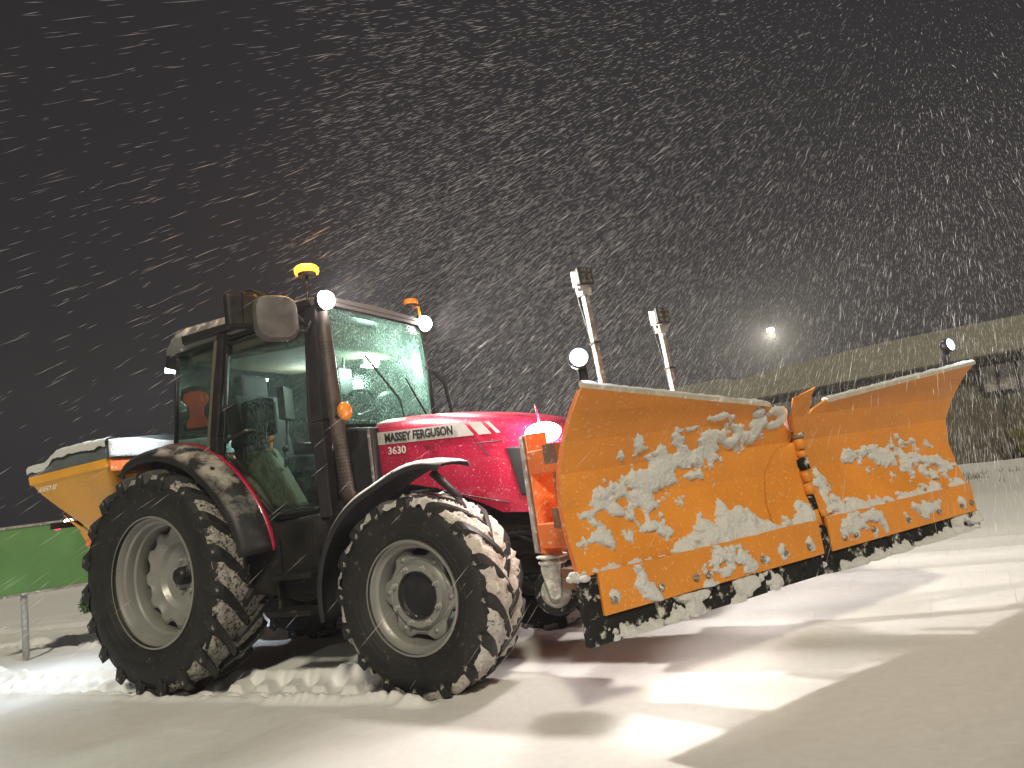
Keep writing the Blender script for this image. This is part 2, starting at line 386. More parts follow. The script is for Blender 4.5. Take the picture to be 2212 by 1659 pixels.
# low hall behind, roughly 25 m away
bx0, bx1, by = -2.6, 17.0, 21.3
bz = -.75
hall = thing('low_building', (6, by, bz), 'low olive grey hall with a pale sheet fascia behind the plough', 'building')
mb = MB(); N = 28
def top(x): return 3.62+.10*math.sin((x-1)*.42)+.03*(x-5) if x > 0 else 3.60+.0*x
def fz(x): return 2.72+.008*(x-4)
mb.prism([(bx0, by+.5, bz-.3), (bx1, by+.5, bz-.3), (bx1, by+.5, 3.2), (bx0, by+.5, 3.2)], (0, 9, 0)); mb.build('wall', m_wall, hall)
P = []
xs = np.linspace(bx0-.5, bx1+.5, 50)
mb = MB()
for side, yy in ((0, by-.35),):
    P = [[(x, yy+.0, fz(x) if k == 0 else (top(x)-(0 if x > bx0+1.2 else .5*((bx0+1.2-x)/1.7)**2))) for k in (0, 1)] for x in xs]
    Pb = [[(q[0], q[1]+10.3, q[2]) for q in row] for row in P]
    mb.grid(P); mb.grid(Pb)
    mb.grid([[r[0], b[0]] for r, b in zip(P, Pb)]); mb.grid([[r[1], b[1]] for r, b in zip(P, Pb)])
    mb.grid([P[0], Pb[0]]); mb.grid([P[-1], Pb[-1]])
mb.build('roof_fascia', m_fascia, hall)
for k, x in enumerate(np.arange(bx0+.6, bx1, 2.45)):
    mb = MB(); mb.box((x, by+.46, 1.0), (.09, .10, 3.5)); mb.build('cladding_post', m_dark, hall)
for x, wd in ((2.4, 2.6), (8.3, 1.9), (12.2, 2.4)):
    mb = MB(); zc = 2.05
    for dx, dz, sx, sz in ((0, .43, wd, .07), (0, -.43, wd, .07), (-wd/2, 0, .07, .93), (wd/2, 0, .07, .93), (0, 0, .06, .8)): mb.box((x+dx, by+.46, zc+dz), (sx, .1, sz))
    wn = mb.build('window', m_dark, hall); mb = MB(); mb.box((x, by+.485, zc), (wd-.06, .02, .82)); mb.build('pane', m_zinc, wn)
mb = MB(); mb.box(((bx0+bx1)/2, by+.43, -.25), (bx1-bx0, .14, .55)); mb.build('plinth', m_wall, hall)
mb = MB(); mb.tube([(8.95, by+.38, 2.6), (8.95, by+.38, -.2)], .05); mb.build('downpipe', m_zinc, hall)

# far street lamp
lx, ly = .65, 31.5
sp = thing('street_lamp', (lx, ly+1.2, -.8), 'lit yellow white street lamp far behind the plough', 'street lamp')
mb = MB(); mb.tube([(lx, ly+1.2, -.9), (lx, ly+1.2, 3), (lx, ly+1.2, 6.35)], [.085, .07, .05], 10); mb.build('pole', m_hidden_pole, sp, True)
mb = MB(); mb.tube([(lx, ly+1.2, 6.3), (lx, ly+.9, 6.62), (lx, ly+.3, 6.72)], .035, 8); mb.build('arm', m_hidden_pole, sp, True)
mb = MB(); mb.hexa([(lx-.14, ly-.35, 6.66), (lx+.14, ly-.35, 6.66), (lx+.12, ly+.35, 6.68), (lx-.12, ly+.35, 6.68)], [(lx-.1, ly-.3, 6.78), (lx+.1, ly-.3, 6.78), (lx+.07, ly+.32, 6.80), (lx-.07, ly+.32, 6.80)]); mb.build('lamp_head', m_dark, sp, bevel=.02)
mb = MB(); mb.ball((lx, ly-.05, 6.60), (.17, .30, .085)); mb.build('lens', e_street, sp, True)
light('street_light', 'SPOT', (lx, ly-.05, 6.40), 4500, (1, .95, .72), sp, .15, (0, -1, -.35), 150, .5)

# evergreen shrubs and bare bush
def leafball(c, rr, n, sz, seed, m, name, parent):
    r = np.random.default_rng(seed); mb = MB()
    for i in range(n):
        d = r.normal(size=3); d /= np.linalg.norm(d); q = r.uniform(.35, 1)**.5
        lump = .75+.5*float(vnoise(np.array([d[0]*2.2+5]), np.array([d[1]*2.2+d[2]*3]), seed)[0])
        p = np.array(c)+d*np.array(rr)*q*lump
        if p[2] < c[2]-rr[2]*.92: continue
        a = r.normal(size=3); a /= np.linalg.norm(a); b = np.cross(a, r.normal(size=3)); b /= np.linalg.norm(b); s = sz*r.uniform(.6, 1.4)
        mb.add([p-a*s, p+b*s*.4, p+a*s, p-b*s*.4], [(0, 1, 2, 3)])
    return mb.build(name, m, parent, fixn=False)
for k, (x, y, h, lab) in enumerate(((-8.6, 1.65, .55, 'low dark evergreen shrub at the left edge under the green board'), (-8.2, 3.75, .5, 'low dark evergreen shrub between green board and rear tyre'), (-9.2, 2.8, .6, 'low evergreen shrub hidden behind the green board'))):
    if k == 2: continue
    z0 = gz(x, y); sh = thing('evergreen_shrub', (x, y, z0), lab, 'shrub', 'low shrubs at the yard edge')
    leafball((x, y, z0+h*.3), (.45, .4, h*.40), 700, .05, 100+k, m_leaf, 'foliage', sh)
    mb = MB()
    for a in range(5): mb.tube([(x, y, z0-.05), (x+.25*math.cos(a*1.3), y+.25*math.sin(a*1.3), z0+h*.4)], [.02, .008], 5)
    mb.build('stem', m_twig, sh)
bxx, byy = 7.15, 17.8; z0 = gz(bxx, byy)
bb = thing('bare_bush', (bxx, byy, z0), 'bare leafless bush in front of the dark hall wall', 'bush')
mb = MB(); r_ = np.random.default_rng(4)
for i in range(46):
    a = r_.uniform(0, 6.28); l = r_.uniform(.9, 1.7); sp_ = r_.uniform(.2, .85); p0 = Vector((bxx+.1*math.cos(a), byy+.1*math.sin(a), z0-.1))
    p1 = p0+Vector((math.cos(a)*sp_*.5, math.sin(a)*sp_*.5, l*.55)); p2 = p0+Vector((math.cos(a)*sp_*1.25, math.sin(a)*sp_*1.25, l))
    mb.tube([p0, p1, p2], [.014, .009, .004], 4)
    for j in range(3):
        q = p1.lerp(p2, r_.uniform(0, .8)); mb.tube([q, q+Vector((r_.uniform(-.3, .3), r_.uniform(-.3, .3), r_.uniform(.15, .4)))], [.006, .003], 3)
mb.build('twigs', m_twig, bb)
bxx, byy = 7.62, 17.4; z0 = gz(bxx, byy)
tf = thing('grass_clump', (bxx, byy, z0), 'tall yellow green grass clump at the right edge by the hall', 'grass clump')
mb = MB()
for i in range(420):
    a = r_.uniform(0, 6.28); q = r_.uniform(0, .3); l = r_.uniform(.5, 1.15); p = Vector((bxx+q*math.cos(a), byy+q*math.sin(a), z0-.03)); e = p+Vector((math.cos(a)*l*.4, math.sin(a)*l*.4, l))
    sd_ = Vector((-math.sin(a), math.cos(a), 0))*.012; mb.add([p-sd_, p+sd_, e], [(0, 1, 2)])
mb.build('blades', m_straw, tf, fixn=False)
# grass poking through the verge
mb = MB()
for i in range(2600):
    x = r_.uniform(3.5, 13); y = 11.2+.10*x+abs(r_.normal(0, .9))*(1 if r_.random() < .6 else -1)
    if vnoise(np.array([x*1.3]), np.array([y*1.3]), 91)[0] < .45: continue
    z0 = gz(x, y); l = r_.uniform(.03, .16); a = r_.uniform(0, 6.28); sd_ = Vector((-math.sin(a), math.cos(a), 0))*.008
    p = Vector((x, y, z0-.01)); e = p+Vector((math.cos(a)*l*.5, math.sin(a)*l*.5, l)); mb.add([p-sd_, p+sd_, e], [(0, 1, 2)])
vg = mb.build('verge_grass', m_drygrass, None, fixn=False); tag(vg, 'dry grass tips poking through snow along the verge', 'grass', None, 'stuff')

# green board on a pale post, left edge
gb = thing('green_board', (-3.24, .02, 0), 'bright green board on a pale post left of the spreader', 'sign')
n0 = Vector((.80, -.6, 0)).normalized(); t0 = Vector((.6, .8, 0)).normalized()
c0 = Vector((-3.26, .02, 0))+t0*.12
def gbp(u, v, d): return c0+t0*u*.86+n0*d+Vector((0, 0, .62+(v-.62)*.85 if v > .5 else v))
mb = MB(); mb.hexa([gbp(-.72, .62, .03), gbp(.62, .62, .03), gbp(.62, .62, .055), gbp(-.72, .62, .055)], [gbp(-.72, 1.36, .03), gbp(.62, 1.36, .03), gbp(.62, 1.36, .055), gbp(-.72, 1.36, .055)]); bd = mb.build('panel', m_green, gb, bevel=.006)
mb = MB()
for u0, u1, v0, v1 in ((-.74, .64, 1.355, 1.385), (-.74, .64, .595, .625), (-.745, -.715, .6, 1.38), (.615, .645, .6, 1.38)):
    mb.hexa([gbp(u0, v0, .02), gbp(u1, v0, .02), gbp(u1, v0, .065), gbp(u0, v0, .065)], [gbp(u0, v1, .02), gbp(u1, v1, .02), gbp(u1, v1, .065), gbp(u0, v1, .065)])
mb.build('frame', m_zinc, bd)
mb = MB(); mb.tube([gbp(-.12, -.1, 0), gbp(-.12, 1.3, 0)], .03, 10); mb.build('post', m_steel, gb, True)

# ================================================================== TRACTOR
tr = thing('tractor', (0, 0, 0), 'red and black tractor with glazed cab carrying the orange plough', 'tractor')

def wheel_set(kind):
    """meshes local to the wheel centre, outer face towards -Y"""
    D = {}
    if kind == 'rear':
        Rl, Rc, hw, nl = .722, .672, .205, 19; fl, fy = .418, -.158
        cas = [(.405, -.15), (.425, -.168), (.47, -.196), (.54, -.211), (.60, -.208), (.645, -.196), (.662, -.18), (Rc-.002, -.12), (Rc+.004, 0)]
        rimp = [(.408, -.172), (.420, -.170), (.421, -.158), (.410, -.150), (.396, -.146), (.386, -.128), (.381, -.112), (.364, -.104), (.358, -.085), (.356, -.055), (.344, -.045), (.340, -.02), (.341, .03), (.355, .06), (.38, .12), (.40, .16)]
    else:
        Rl, Rc, hw, nl = .512, .468, .158, 16; fl, fy = .288, -.138
        cas = [(.278, -.13), (.296, -.147), (.33, -.166), (.38, -.174), (.42, -.170), (.447, -.158), (.459, -.142), (Rc-.002, -.09), (Rc+.003, 0)]
        rimp = [(.276, -.150), (.287, -.148), (.289, -.138), (.279, -.130), (.266, -.126), (.257, -.108), (.245, -.100), (.239, -.082), (.236, -.05), (.232, -.03), (.232, .03), (.25, .10), (.27, .13)]
    prof = cas+[(r, -a) for r, a in reversed(cas[:-1])]
    mb = MB(); mb.lathe(prof, 96); D['tyre'] = mb.mesh('tyre', m_rubber, True)
    # moulded ribs on the sidewall
    mb = MB(); rr = (.46, .50) if kind == 'rear' else (.325, .352)
    for r in rr:
        y = -np.interp(r, [c[0] for c in cas], [-c[1] for c in cas]); mb.lathe([(r-.006, y+.004), (r-.002, y-.003), (r+.002, y-.003), (r+.006, y+.004)], 72)
    D['sidewall_rib'] = mb.mesh('sidewall_rib', m_rubber, True)
    # packed snow between the lugs: a lumpy ring with ragged edges
    NA, NB = 220, 26; a = np.linspace(0, 2*np.pi, NA, endpoint=False); b = np.linspace(-1, 1, NB)
    A, B = np.meshgrid(a, b, indexing='ij'); sx, sy = np.cos(A)*7, np.sin(A)*7
    def n3(k, sc, sd): return fbm(sx*sc+B*3.1*k, sy*sc+B*2.3*k+7, sd, 4)
    edge = 1+.10*(n3(1, .9, 200 if kind == 'rear' else 300)-.5)*2
    fill = (.014 if kind == 'rear' else .030); rough = (.016 if kind == 'rear' else .028)
    rad = Rc + fill + rough*(n3(2.0, 1.4, 210)-.5)*2
    if kind == 'front': rad = rad + .012*sstep(.55, .75, n3(1, 3.0, 220))
    rad = rad - .045*sstep(.80, 1.02, np.abs(B)) 
    Yc = B*hw*.97*edge
    V = np.stack([rad*np.cos(A), Yc, rad*np.sin(A)], -1).reshape(-1, 3)
    i, j = np.meshgrid(np.arange(NA), np.arange(NB-1), indexing='ij'); i2 = (i+1) % NA
    Fq = np.stack([i*NB+j, i*NB+j+1, i2*NB+j+1, i2*NB+j], -1).reshape(-1, 4)
    D['packed_snow'] = np_mesh('packed_snow', V, Fq, m_tsnow2 if kind == 'rear' else m_tsnow)
    # lugs
    for side in (-1, 1):
        mb = MB(); K = 9; pitch = 2*math.pi/nl; vs = []
        for k in range(K+1):
            u = k/K; y = side*(hw*1.02 - u*hw*1.10); ph = -(u**1.15)*pitch*1.05
            wd = (.036 if kind == 'rear' else .030)*(1.25-.40*u)/Rc
            rt = Rl-(.016*(1-u)**4)-.004*u; rb = Rc-.012 if k else Rc-.05
            if k == 0: rt -= .006
            for dph, r in ((-wd*1.25, rb), (-wd*.72, rt), (wd*.72, rt), (wd*1.25, rb)):
                t = ph+dph; vs.append((r*math.cos(t), y, r*math.sin(t)))
        fs = []
        for k in range(K):
            for j in range(3): fs.append((k*4+j, k*4+j+1, (k+1)*4+j+1, (k+1)*4+j))
        fs += [(0, 1, 2, 3), (K*4+3, K*4+2, K*4+1, K*4)]
        # shoulder buttress running down the sidewall
        r0, r1 = (.60, Rl-.02) if kind == 'rear' else (.415, Rl-.016); yb = -side*-1
        mb.add(vs, fs)
        wd = (.036 if kind == 'rear' else .028)/Rc; y1 = side*hw*1.0; y2 = side*(hw*1.06 if kind == 'front' else hw*1.03)
        q = []
        for r, yy, wm in ((r1, y1, 1.0), (r1-.02, y2, 1.0), (r0, y2, .5), (r0, y1, .5)):
            for sg in (-1, 1): q.append((r*math.cos(sg*wd*wm*.8), yy, r*math.sin(sg*wd*wm*.8)))
        mb.add(q, [(0, 1, 3, 2), (2, 3, 5, 4), (0, 2, 4, 6), (1, 7, 5, 3), (4, 5, 7, 6), (0, 6, 7, 1)])
        me = mb.mesh('lug', m_lug); D['lug%d' % side] = me
    D['nl'] = nl
    # rim
    mb = MB(); mb.lathe(rimp, 96); D['rim'] = mb.mesh('rim', m_rim, True); D['rim'].set_sharp_from_angle(angle=R(35))
    mb = MB(); p0 = rimp[:4]; mb.lathe([(r+.0015, a-.0015) for r, a in p0[1:3]]+[(p0[3][0]+.001, p0[3][1]-.002)], 96); D['rim_lip'] = mb.mesh('rim_lip', m_rimedge, True)
    # disc with scalloped edge
    NA = 192; a = np.linspace(0, 2*np.pi, NA, endpoint=False)
    if kind == 'rear':
        lobes = 12; ro = .317+.020*np.tanh(2.2*np.cos(lobes*a)); prof = [(1.0, .020), (.93, .012), (.80, .035), (.70, .045), (.62, .075), (.50, .088), (.30, .092), (.18, .092)]
        hub_r, hub_y, nut_r, nn = .062, .092, .108, 8
    else:
        lobes = 6; ro = .216+.020*np.tanh(1.8*np.cos(lobes*a+.6)); prof = [(1.0, -.062), (.94, -.070), (.87, -.072), (.82, -.066), (.78, -.075), (.74, -.092), (.62, -.094), (.57, -.092)]
        hub_r, hub_y, nut_r, nn = .12, -.06, .142, 8
    rows = []
    for k in range(NA):
        rows.append([((ro[k] if q > .9 else (.317 if kind == 'rear' else .212))*q*math.cos(a[k]), y, (ro[k] if q > .9 else (.317 if kind == 'rear' else .212))*q*math.sin(a[k])) for q, y in prof])
    mb = MB(); rows.append(rows[0]); mb.grid(rows); mb.grid([[(p[0], p[1]+.012, p[2]) for p in (rw[0], rw[1])] for rw in rows]); mb.grid([[rw[0], (rw[0][0], rw[0][1]+.012, rw[0][2])] for rw in rows]); D['disc'] = mb.mesh('disc', m_rim, True); D['disc'].set_sharp_from_angle(angle=R(28))
    mb = MB()
    if kind == 'rear': mb.lathe([(0, hub_y-.085), (.03, hub_y-.084), (.05, hub_y-.072), (.06, hub_y-.05), (.062, hub_y), (.07, hub_y+.002)], 32)
    else: mb.lathe([(0, hub_y-.004), (.02, hub_y-.003), (.105, hub_y), (.117, hub_y-.004), (.120, hub_y-.030), (.124, hub_y-.034), (.126, hub_y)], 40)
    D['hub_cap'] = mb.mesh('hub_cap', m_black, True)
    mb = MB(); y = hub_y-.004 if kind == 'rear' else -.094
    mb.lathe([(0, y-.028), (.007, y-.028), (.008, y-.016), (.013, y-.014), (.0135, y-.002), (.018, y)], 6); D['nut'] = mb.mesh('nut', m_steel)
    D['nuts'] = [(nut_r*math.cos(2*math.pi*(k+.5)/nn), nut_r*math.sin(2*math.pi*(k+.5)/nn)) for k in range(nn)]
    if kind == 'front':
        mb = MB(); mb.lathe([(0, -.073-.006), (.012, -.073-.005), (.014, -.07)], 14); D['clamp'] = mb.mesh('clamp_bolt', m_rim, True)
        D['clamps'] = [(.197*math.cos(2*math.pi*k/6-.1), .197*math.sin(2*math.pi*k/6-.1)) for k in range(6)]
    return D
def put_wheel(D, loc, mirror, spin, steer=0):
    wv = bpy.data.objects.new('wheel', None); C.objects.link(wv); wv.parent = tr; wv.location = loc; wv.scale = (1, -1 if mirror else 1, 1); wv.rotation_euler = (0, 0, steer); wv.empty_display_size = .1
    ORG[wv.name] = Vector((0, 0, 0))
    def ch(name, me, l=(0, 0, 0), ry=0):
        o = bpy.data.objects.new(name, me); C.objects.link(o); o.parent = wv; o.location = l; o.rotation_euler = (0, ry, 0); return o
    for k in ('tyre', 'sidewall_rib', 'packed_snow', 'rim', 'rim_lip', 'disc', 'hub_cap'): ch(k, D[k], ry=spin if k == 'packed_snow' else 0)
    nl = D['nl']
    for k in range(nl):
        for side in (-1, 1): ch('lug', D['lug%d' % side], ry=spin+2*math.pi*(k+(.5 if side > 0 else 0))/nl)
    for x, z in D['nuts']: ch('nut', D['nut'], (x, 0, z))
    for x, z in D.get('clamps', []): ch('clamp_bolt', D['clamp'], (x, 0, z))
    return wv
DR = wheel_set('rear'); DF = wheel_set('front')
put_wheel(DR, (0, -RY, .682), False, .1); put_wheel(DF, (2.057, -FY, .476), False, .05, R(-1))
put_wheel(DR, (0, RY, .682), True, .3); put_wheel(DF, (2.057, FY, .476), True, .2, R(-1))

# ---- chassis, axles, gearbox
mb = MB()
mb.box((1.75, 0, .68), (1.75, .42, .42)); mb.box((.45, 0, .68), (1.3, .5, .5)); mb.box((.0, 0, .72), (.62, .62, .5)); mb.box((2.55, 0, .62), (.35, .5, .3))
mb.tube([(0, -.5, .68), (0, .5, .68)], .14, 16); mb.build('gearbox', m_chassis, tr, bevel=.03)
mb = MB(); mb.tube([(2.057, -.55, .476), (2.057, -.3, .47), (2.057, .3, .47), (2.057, .55, .476)], [.075, .09, .09, .075], 12); mb.box((2.057, -.5, .476), (.17, .1, .26)); mb.box((2.057, .5, .476), (.17, .1, .26)); mb.build('front_axle', m_chassis, tr, bevel=.02)
mb = MB(); mb.hexa([(.62, -.62, .52), (1.28, -.62, .47), (1.28, -.2, .47), (.62, -.2, .52)], [(.62, -.60, .93), (1.30, -.60, .96), (1.30, -.2, .96), (.62, -.2, .93)]); mb.build('fuel_tank', m_chassis, tr, bevel=.05, seg=3)
mb = MB(); mb.hexa([(.62, .2, .52), (1.28, .2, .47), (1.28, .62, .47), (.62, .62, .52)], [(.62, .2, .93), (1.30, .2, .96), (1.30, .60, .96), (.62, .60, .93)]); mb.build('fuel_tank', m_chassis, tr, bevel=.05, seg=3)
for z, y in ((.42, -.66), (.62, -.63)):
    mb = MB(); mb.box((1.12, y, z), (.34, .16, .03)); mb.box((.96, y+.03, z+.11), (.02, .05, .22)); mb.box((1.28, y+.03, z+.11), (.02, .05, .22)); mb.build('step', m_chassis, tr, bevel=.004)
mb = MB(); mb.tube([(1.28, -.42, .46), (1.4, -.4, .36), (1.6, -.35, .40), (1.95, -.3, .45)], .03); mb.tube([(1.2, -.3, .40), (1.8, -.25, .38)], .045); mb.build('drive_shaft', m_chassis, tr, True)
mb = MB(); mb.box((1.47, -.36, .62), (.3, .3, .5)); mb.box((1.47, .36, .62), (.3, .3, .5)); mb.build('toolbox', m_chassis, tr, bevel=.03)

# ---- bonnet
hx = [1.555, 1.62, 1.80, 2.0, 2.2, 2.4, 2.55, 2.66, 2.74, 2.785]
ht = [1.482, 1.484, 1.474, 1.452, 1.418, 1.378, 1.340, 1.305, 1.265, 1.19]
hb = [1.08, 1.075, 1.05, 1.0, .92, .82, .805, .80, .80, .80]
hwid = [.352, .357, .36, .362, .362, .360, .352, .335, .29, .20]
def hsec(x, top_, bot, wd, n=9):
    pts = [(x, -wd, bot), (x, -wd-.004, (bot+top_)*.5), (x, -wd+.004, top_-.115)]
    for k in range(1, n):
        t = k/(n-1)*math.pi/2; pts.append((x, -(wd-.004)+.13*(1-math.cos(t)), top_-.115+.105*math.sin(t)))
    pts.append((x, 0, top_+.004)); 
    return pts+[(p[0], -p[1], p[2]) for p in reversed(pts[:-1])]
rows = [hsec(*q) for q in zip(hx, ht, hb, hwid)]
mb = MB(); mb.grid(rows); mb.add(rows[-1], [tuple(range(len(rows[-1])))]); mb.add(rows[0], [tuple(range(len(rows[0])))])
hood = mb.build('bonnet', m_red, tr, True, auto=40)
def hy(x, off=.004): return -(float(np.interp(x, hx, hwid))+off)
def side_patch(pts, name, m, parent, off=.006, sub=12):
    """quad strip on the bonnet side: pts = lower line & upper line as functions"""
    mb = MB(); lo, up = pts; P = []
    for k in range(sub+1):
        u = k/sub; a = [lo[0][i]+(lo[1][i]-lo[0][i])*u for i in (0, 1)]; b = [up[0][i]+(up[1][i]-up[0][i])*u for i in (0, 1)]
        P.append([(a[0], hy(a[0], off), a[1]), (b[0], hy(b[0], off), b[1])])
    mb.grid(P); return mb.build(name, m, parent, solid=.003)
st = side_patch((((1.558, 1.315), (2.285, 1.262)), ((1.558, 1.392), (2.225, 1.342))), 'decal_stripe', m_stripe, hood)
side_patch((((2.315, 1.260), (2.395, 1.254)), ((2.255, 1.340), (2.335, 1.330))), 'decal_chevron', m_stripe, hood, sub=4)
side_patch((((2.428, 1.252), (2.452, 1.250)), ((2.365, 1.326), (2.390, 1.322))), 'decal_chevron', m_stripe, hood, sub=4)
text_mesh('lettering', 'MASSEY FERGUSON', .070, (1, 0, -.065), (0.02, 0, 1), (1.66, -.374, 1.322), m_ltr, hood, .030, .80)
text_mesh('model_number', '3630', .062, (1, 0, -.075), (.04, 0, 1), (1.672, -.372, 1.245), m_ltrw, hood, .010, 1.1)
text_mesh('script_badge', 'Xtra', .040, (1, 0, -.03), (.18, 0, 1), (1.945, -.372, 1.228), m_ltr, hood, -.004, .9)
# side air intake recess, lower vents and panel seams
mb = MB(); pts = [(2.475, 1.165), (2.60, 1.15), (2.66, .96), (2.60, .885), (2.525, .895)]
mb.prism([(x, hy(x, .012), z) for x, z in pts], (0, .04, 0)); mb.build('side_grille', m_rad, hood, bevel=.008)
mb = MB()
for a, b in (((2.30, 1.215), (2.46, 1.205)), ((2.30, 1.215), (2.36, 1.14)), ((2.02, .985), (2.45, .865))):
    p0 = Vector((a[0], hy(a[0], .0055), a[1])); p1 = Vector((b[0], hy(b[0], .0055), b[1])); mb.tube([p0, p1], .003, 5)
mb.build('panel_seam', m_black, hood)
mb = MB(); mb.prism([(2.786, y, z) for y, z in ((-.17, .83), (.17, .83), (.185, 1.10), (-.185, 1.10))], (.01, 0, 0)); mb.build('front_grille', m_rad, hood)
for sg in (-1, 1):
    # head lamp wrapping the front corner
    mb = MB(); mb.ball((2.665, sg*.285, 1.205), (.095, .07, .062), 20, 12); hl = mb.build('headlight', m_chrome, tr, True)
    mb = MB(); mb.ball((2.675, sg*.300, 1.210), (.105, .078, .058), 20, 12); mb.build('lens', e_head, hl, True)
light('headlight_beam', 'SPOT', (2.80, -.33, 1.20), 60, (1, .91, .82), tr, .17, (1, -.10, -.30), 150, .6)
light('headlight_beam', 'SPOT', (2.80, .33, 1.20), 60, (1, .91, .82), tr, .17, (1, .02, -.30), 150, .6)
light('headlight_glow', 'POINT', (2.72, -.42, 1.22), 16, (1, .90, .84), tr, .05)
# engine side below bonnet
mb = MB(); mb.box((2.0, 0, .82), (1.1, .5, .32)); mb.box((2.3, 0, .72), (.55, .56, .3)); mb.build('engine', m_chassis, tr, bevel=.03)
mb = MB()
for k in range(4): mb.tube([(2.2+.08*k, -.27, .62+.03*k), (2.4+.06*k, -.30, .70), (2.6, -.26, .60+.05*k)], .014, 6)
mb.build('hydraulic_hose', m_black, tr, True)

# ---- cab
def pillar(pts, wx, wy, name, m=m_pillar, bev=.008):
    mb = MB(); 
    for a, b in zip(pts[:-1], pts[1:]): mb.sqtube(a, b, wx, wy)
    return mb.build(name, m, tr, bevel=bev)
for sg in (-1, 1):
    pillar([(1.335, sg*.555, .93), (1.345, sg*.565, 1.5), (1.345, sg*.525, 2.22)], .095, .07, 'front_pillar')
    pillar([(.43, sg*.60, 1.2), (.455, sg*.585, 1.55), (.53, sg*.53, 2.24)], .075, .07, 'rear_pillar')
    mb = MB(); mb.sqtube((.39, sg*.60, 1.43), (.49, sg*.545, 2.2), .03, .05); mb.build('pillar_trim', m_liner, tr)
    # door: glass, frame, handle
    P = []
    for u in np.linspace(0, 1, 8):
        row = []
        for v in np.linspace(0, 1, 12):
            z = .99+v*1.17; xr = .50+.06*v if z > 1.40 else .50+.42*(1.40-z)/.41; x = xr+(1.29-xr)*u
            y = sg*(.592-.055*max(0, (z-1.45)/.7)**1.3+.004*math.sin(u*math.pi)); row.append((x, y, z))
        P.append(row)
    mb = MB(); mb.grid(P); dg_ = mb.build('door_glass', m_glass, tr, True)
    mb = MB(); edge = [P[0][k] for k in range(12)]+[P[i][11] for i in range(8)]+[P[7][k] for k in range(11, -1, -1)]+[P[i][0] for i in range(7, -1, -1)]
    mb.tube(edge, .013, 6); mb.build('door_frame', m_black, dg_, True)
    mb = MB(); mb.tube([(.58, sg*.615, 1.50), (.62, sg*.66, 1.50), (.80, sg*.66, 1.53), (.84, sg*.61, 1.53)], .012, 8); mb.build('handle', m_black, dg_, True)
    # rear quarter glass and corner
    P = [[(xx, sg*yy, zz) for (xx, yy, zz) in ((-.04+.05*v, .50+.06*(1-v), 1.50+.72*v), (.18+.05*v, .565, 1.50+.72*v), (.44+.07*v, .59-.05*v, 1.50+.72*v))] for v in np.linspace(0, 1, 6)]
    mb = MB(); mb.grid(P); mb.build('quarter_glass', m_glass, tr, True)
    mb = MB(); mb.tube([(-.05, sg*.54, 1.48), (.0, sg*.50, 2.22)], .016, 8); mb.build('corner_post', m_black, tr, True)
mb = MB(); mb.grid([[(-.05+.05*v, y, 1.48+.74*v) for y in np.linspace(-.52, .52, 5)] for v in (0, .5, 1)]); mb.build('rear_window', m_glass, tr, True)
mb = MB(); mb.grid([[(1.425-.03*v+.045*math.cos(t*1.3), .54*math.sin(t*1.3)/math.sin(1.3)*(1-.06*v), 1.47+.74*v) for t in np.linspace(-1, 1, 15)] for v in np.linspace(0, 1, 6)]); ws = mb.build('windscreen', m_screen, tr, True)
mb = MB(); mb.tube([(1.452-.03*v, y, 1.47+.74*v) for v, y in ((0, .12), (.25, .10), (.62, -.19))], .008, 6); mb.tube([(1.50, .36, 1.49), (1.462, .18, 1.80)], .007, 6); mb.build('wiper', m_black, ws, True)
mb = MB(); mb.sqtube((1.40, -.50, 1.475), (1.40, .50, 1.475), .06, .05); mb.build('windscreen_frame', m_black, tr, bevel=.006); mb = MB(); mb.sqtube((1.38, -.50, 2.215), (1.38, .50, 2.215), .06, .03); mb.build('windscreen_frame', m_black, tr, bevel=.006)
# left far pillar hand rail
mb = MB(); mb.tube([(1.37, .57, 1.90), (1.39, .66, 1.885), (1.45, .69, 1.80), (1.47, .70, 1.60), (1.45, .70, 1.40), (1.40, .60, 1.36)], .016, 8); mb.build('hand_rail', m_black, tr, True)
mb = MB(); mb.tube([(1.46, .46, 1.90), (1.475, .455, 1.86), (1.478, .45, 1.52)], .017, 8); mb.build('washer_rail', m_black, tr, True)

# floor, lower body, cowl
mb = MB(); mb.box((.72, 0, .98), (1.25, 1.02, .05)); mb.build('floor', m_black, tr)
mb = MB(); mb.hexa([(1.30, -.47, 1.02), (1.60, -.43, 1.02), (1.60, .43, 1.02), (1.30, .47, 1.02)], [(1.36, -.50, 1.46), (1.60, -.40, 1.425), (1.60, .40, 1.425), (1.36, .50, 1.46)]); mb.build('cowl', m_black, tr, bevel=.02)
mb = MB(); mb.box((1.585, -.425, 1.24), (.012, .012, .36)); mb.build('cowl_seam', m_zinc, tr)
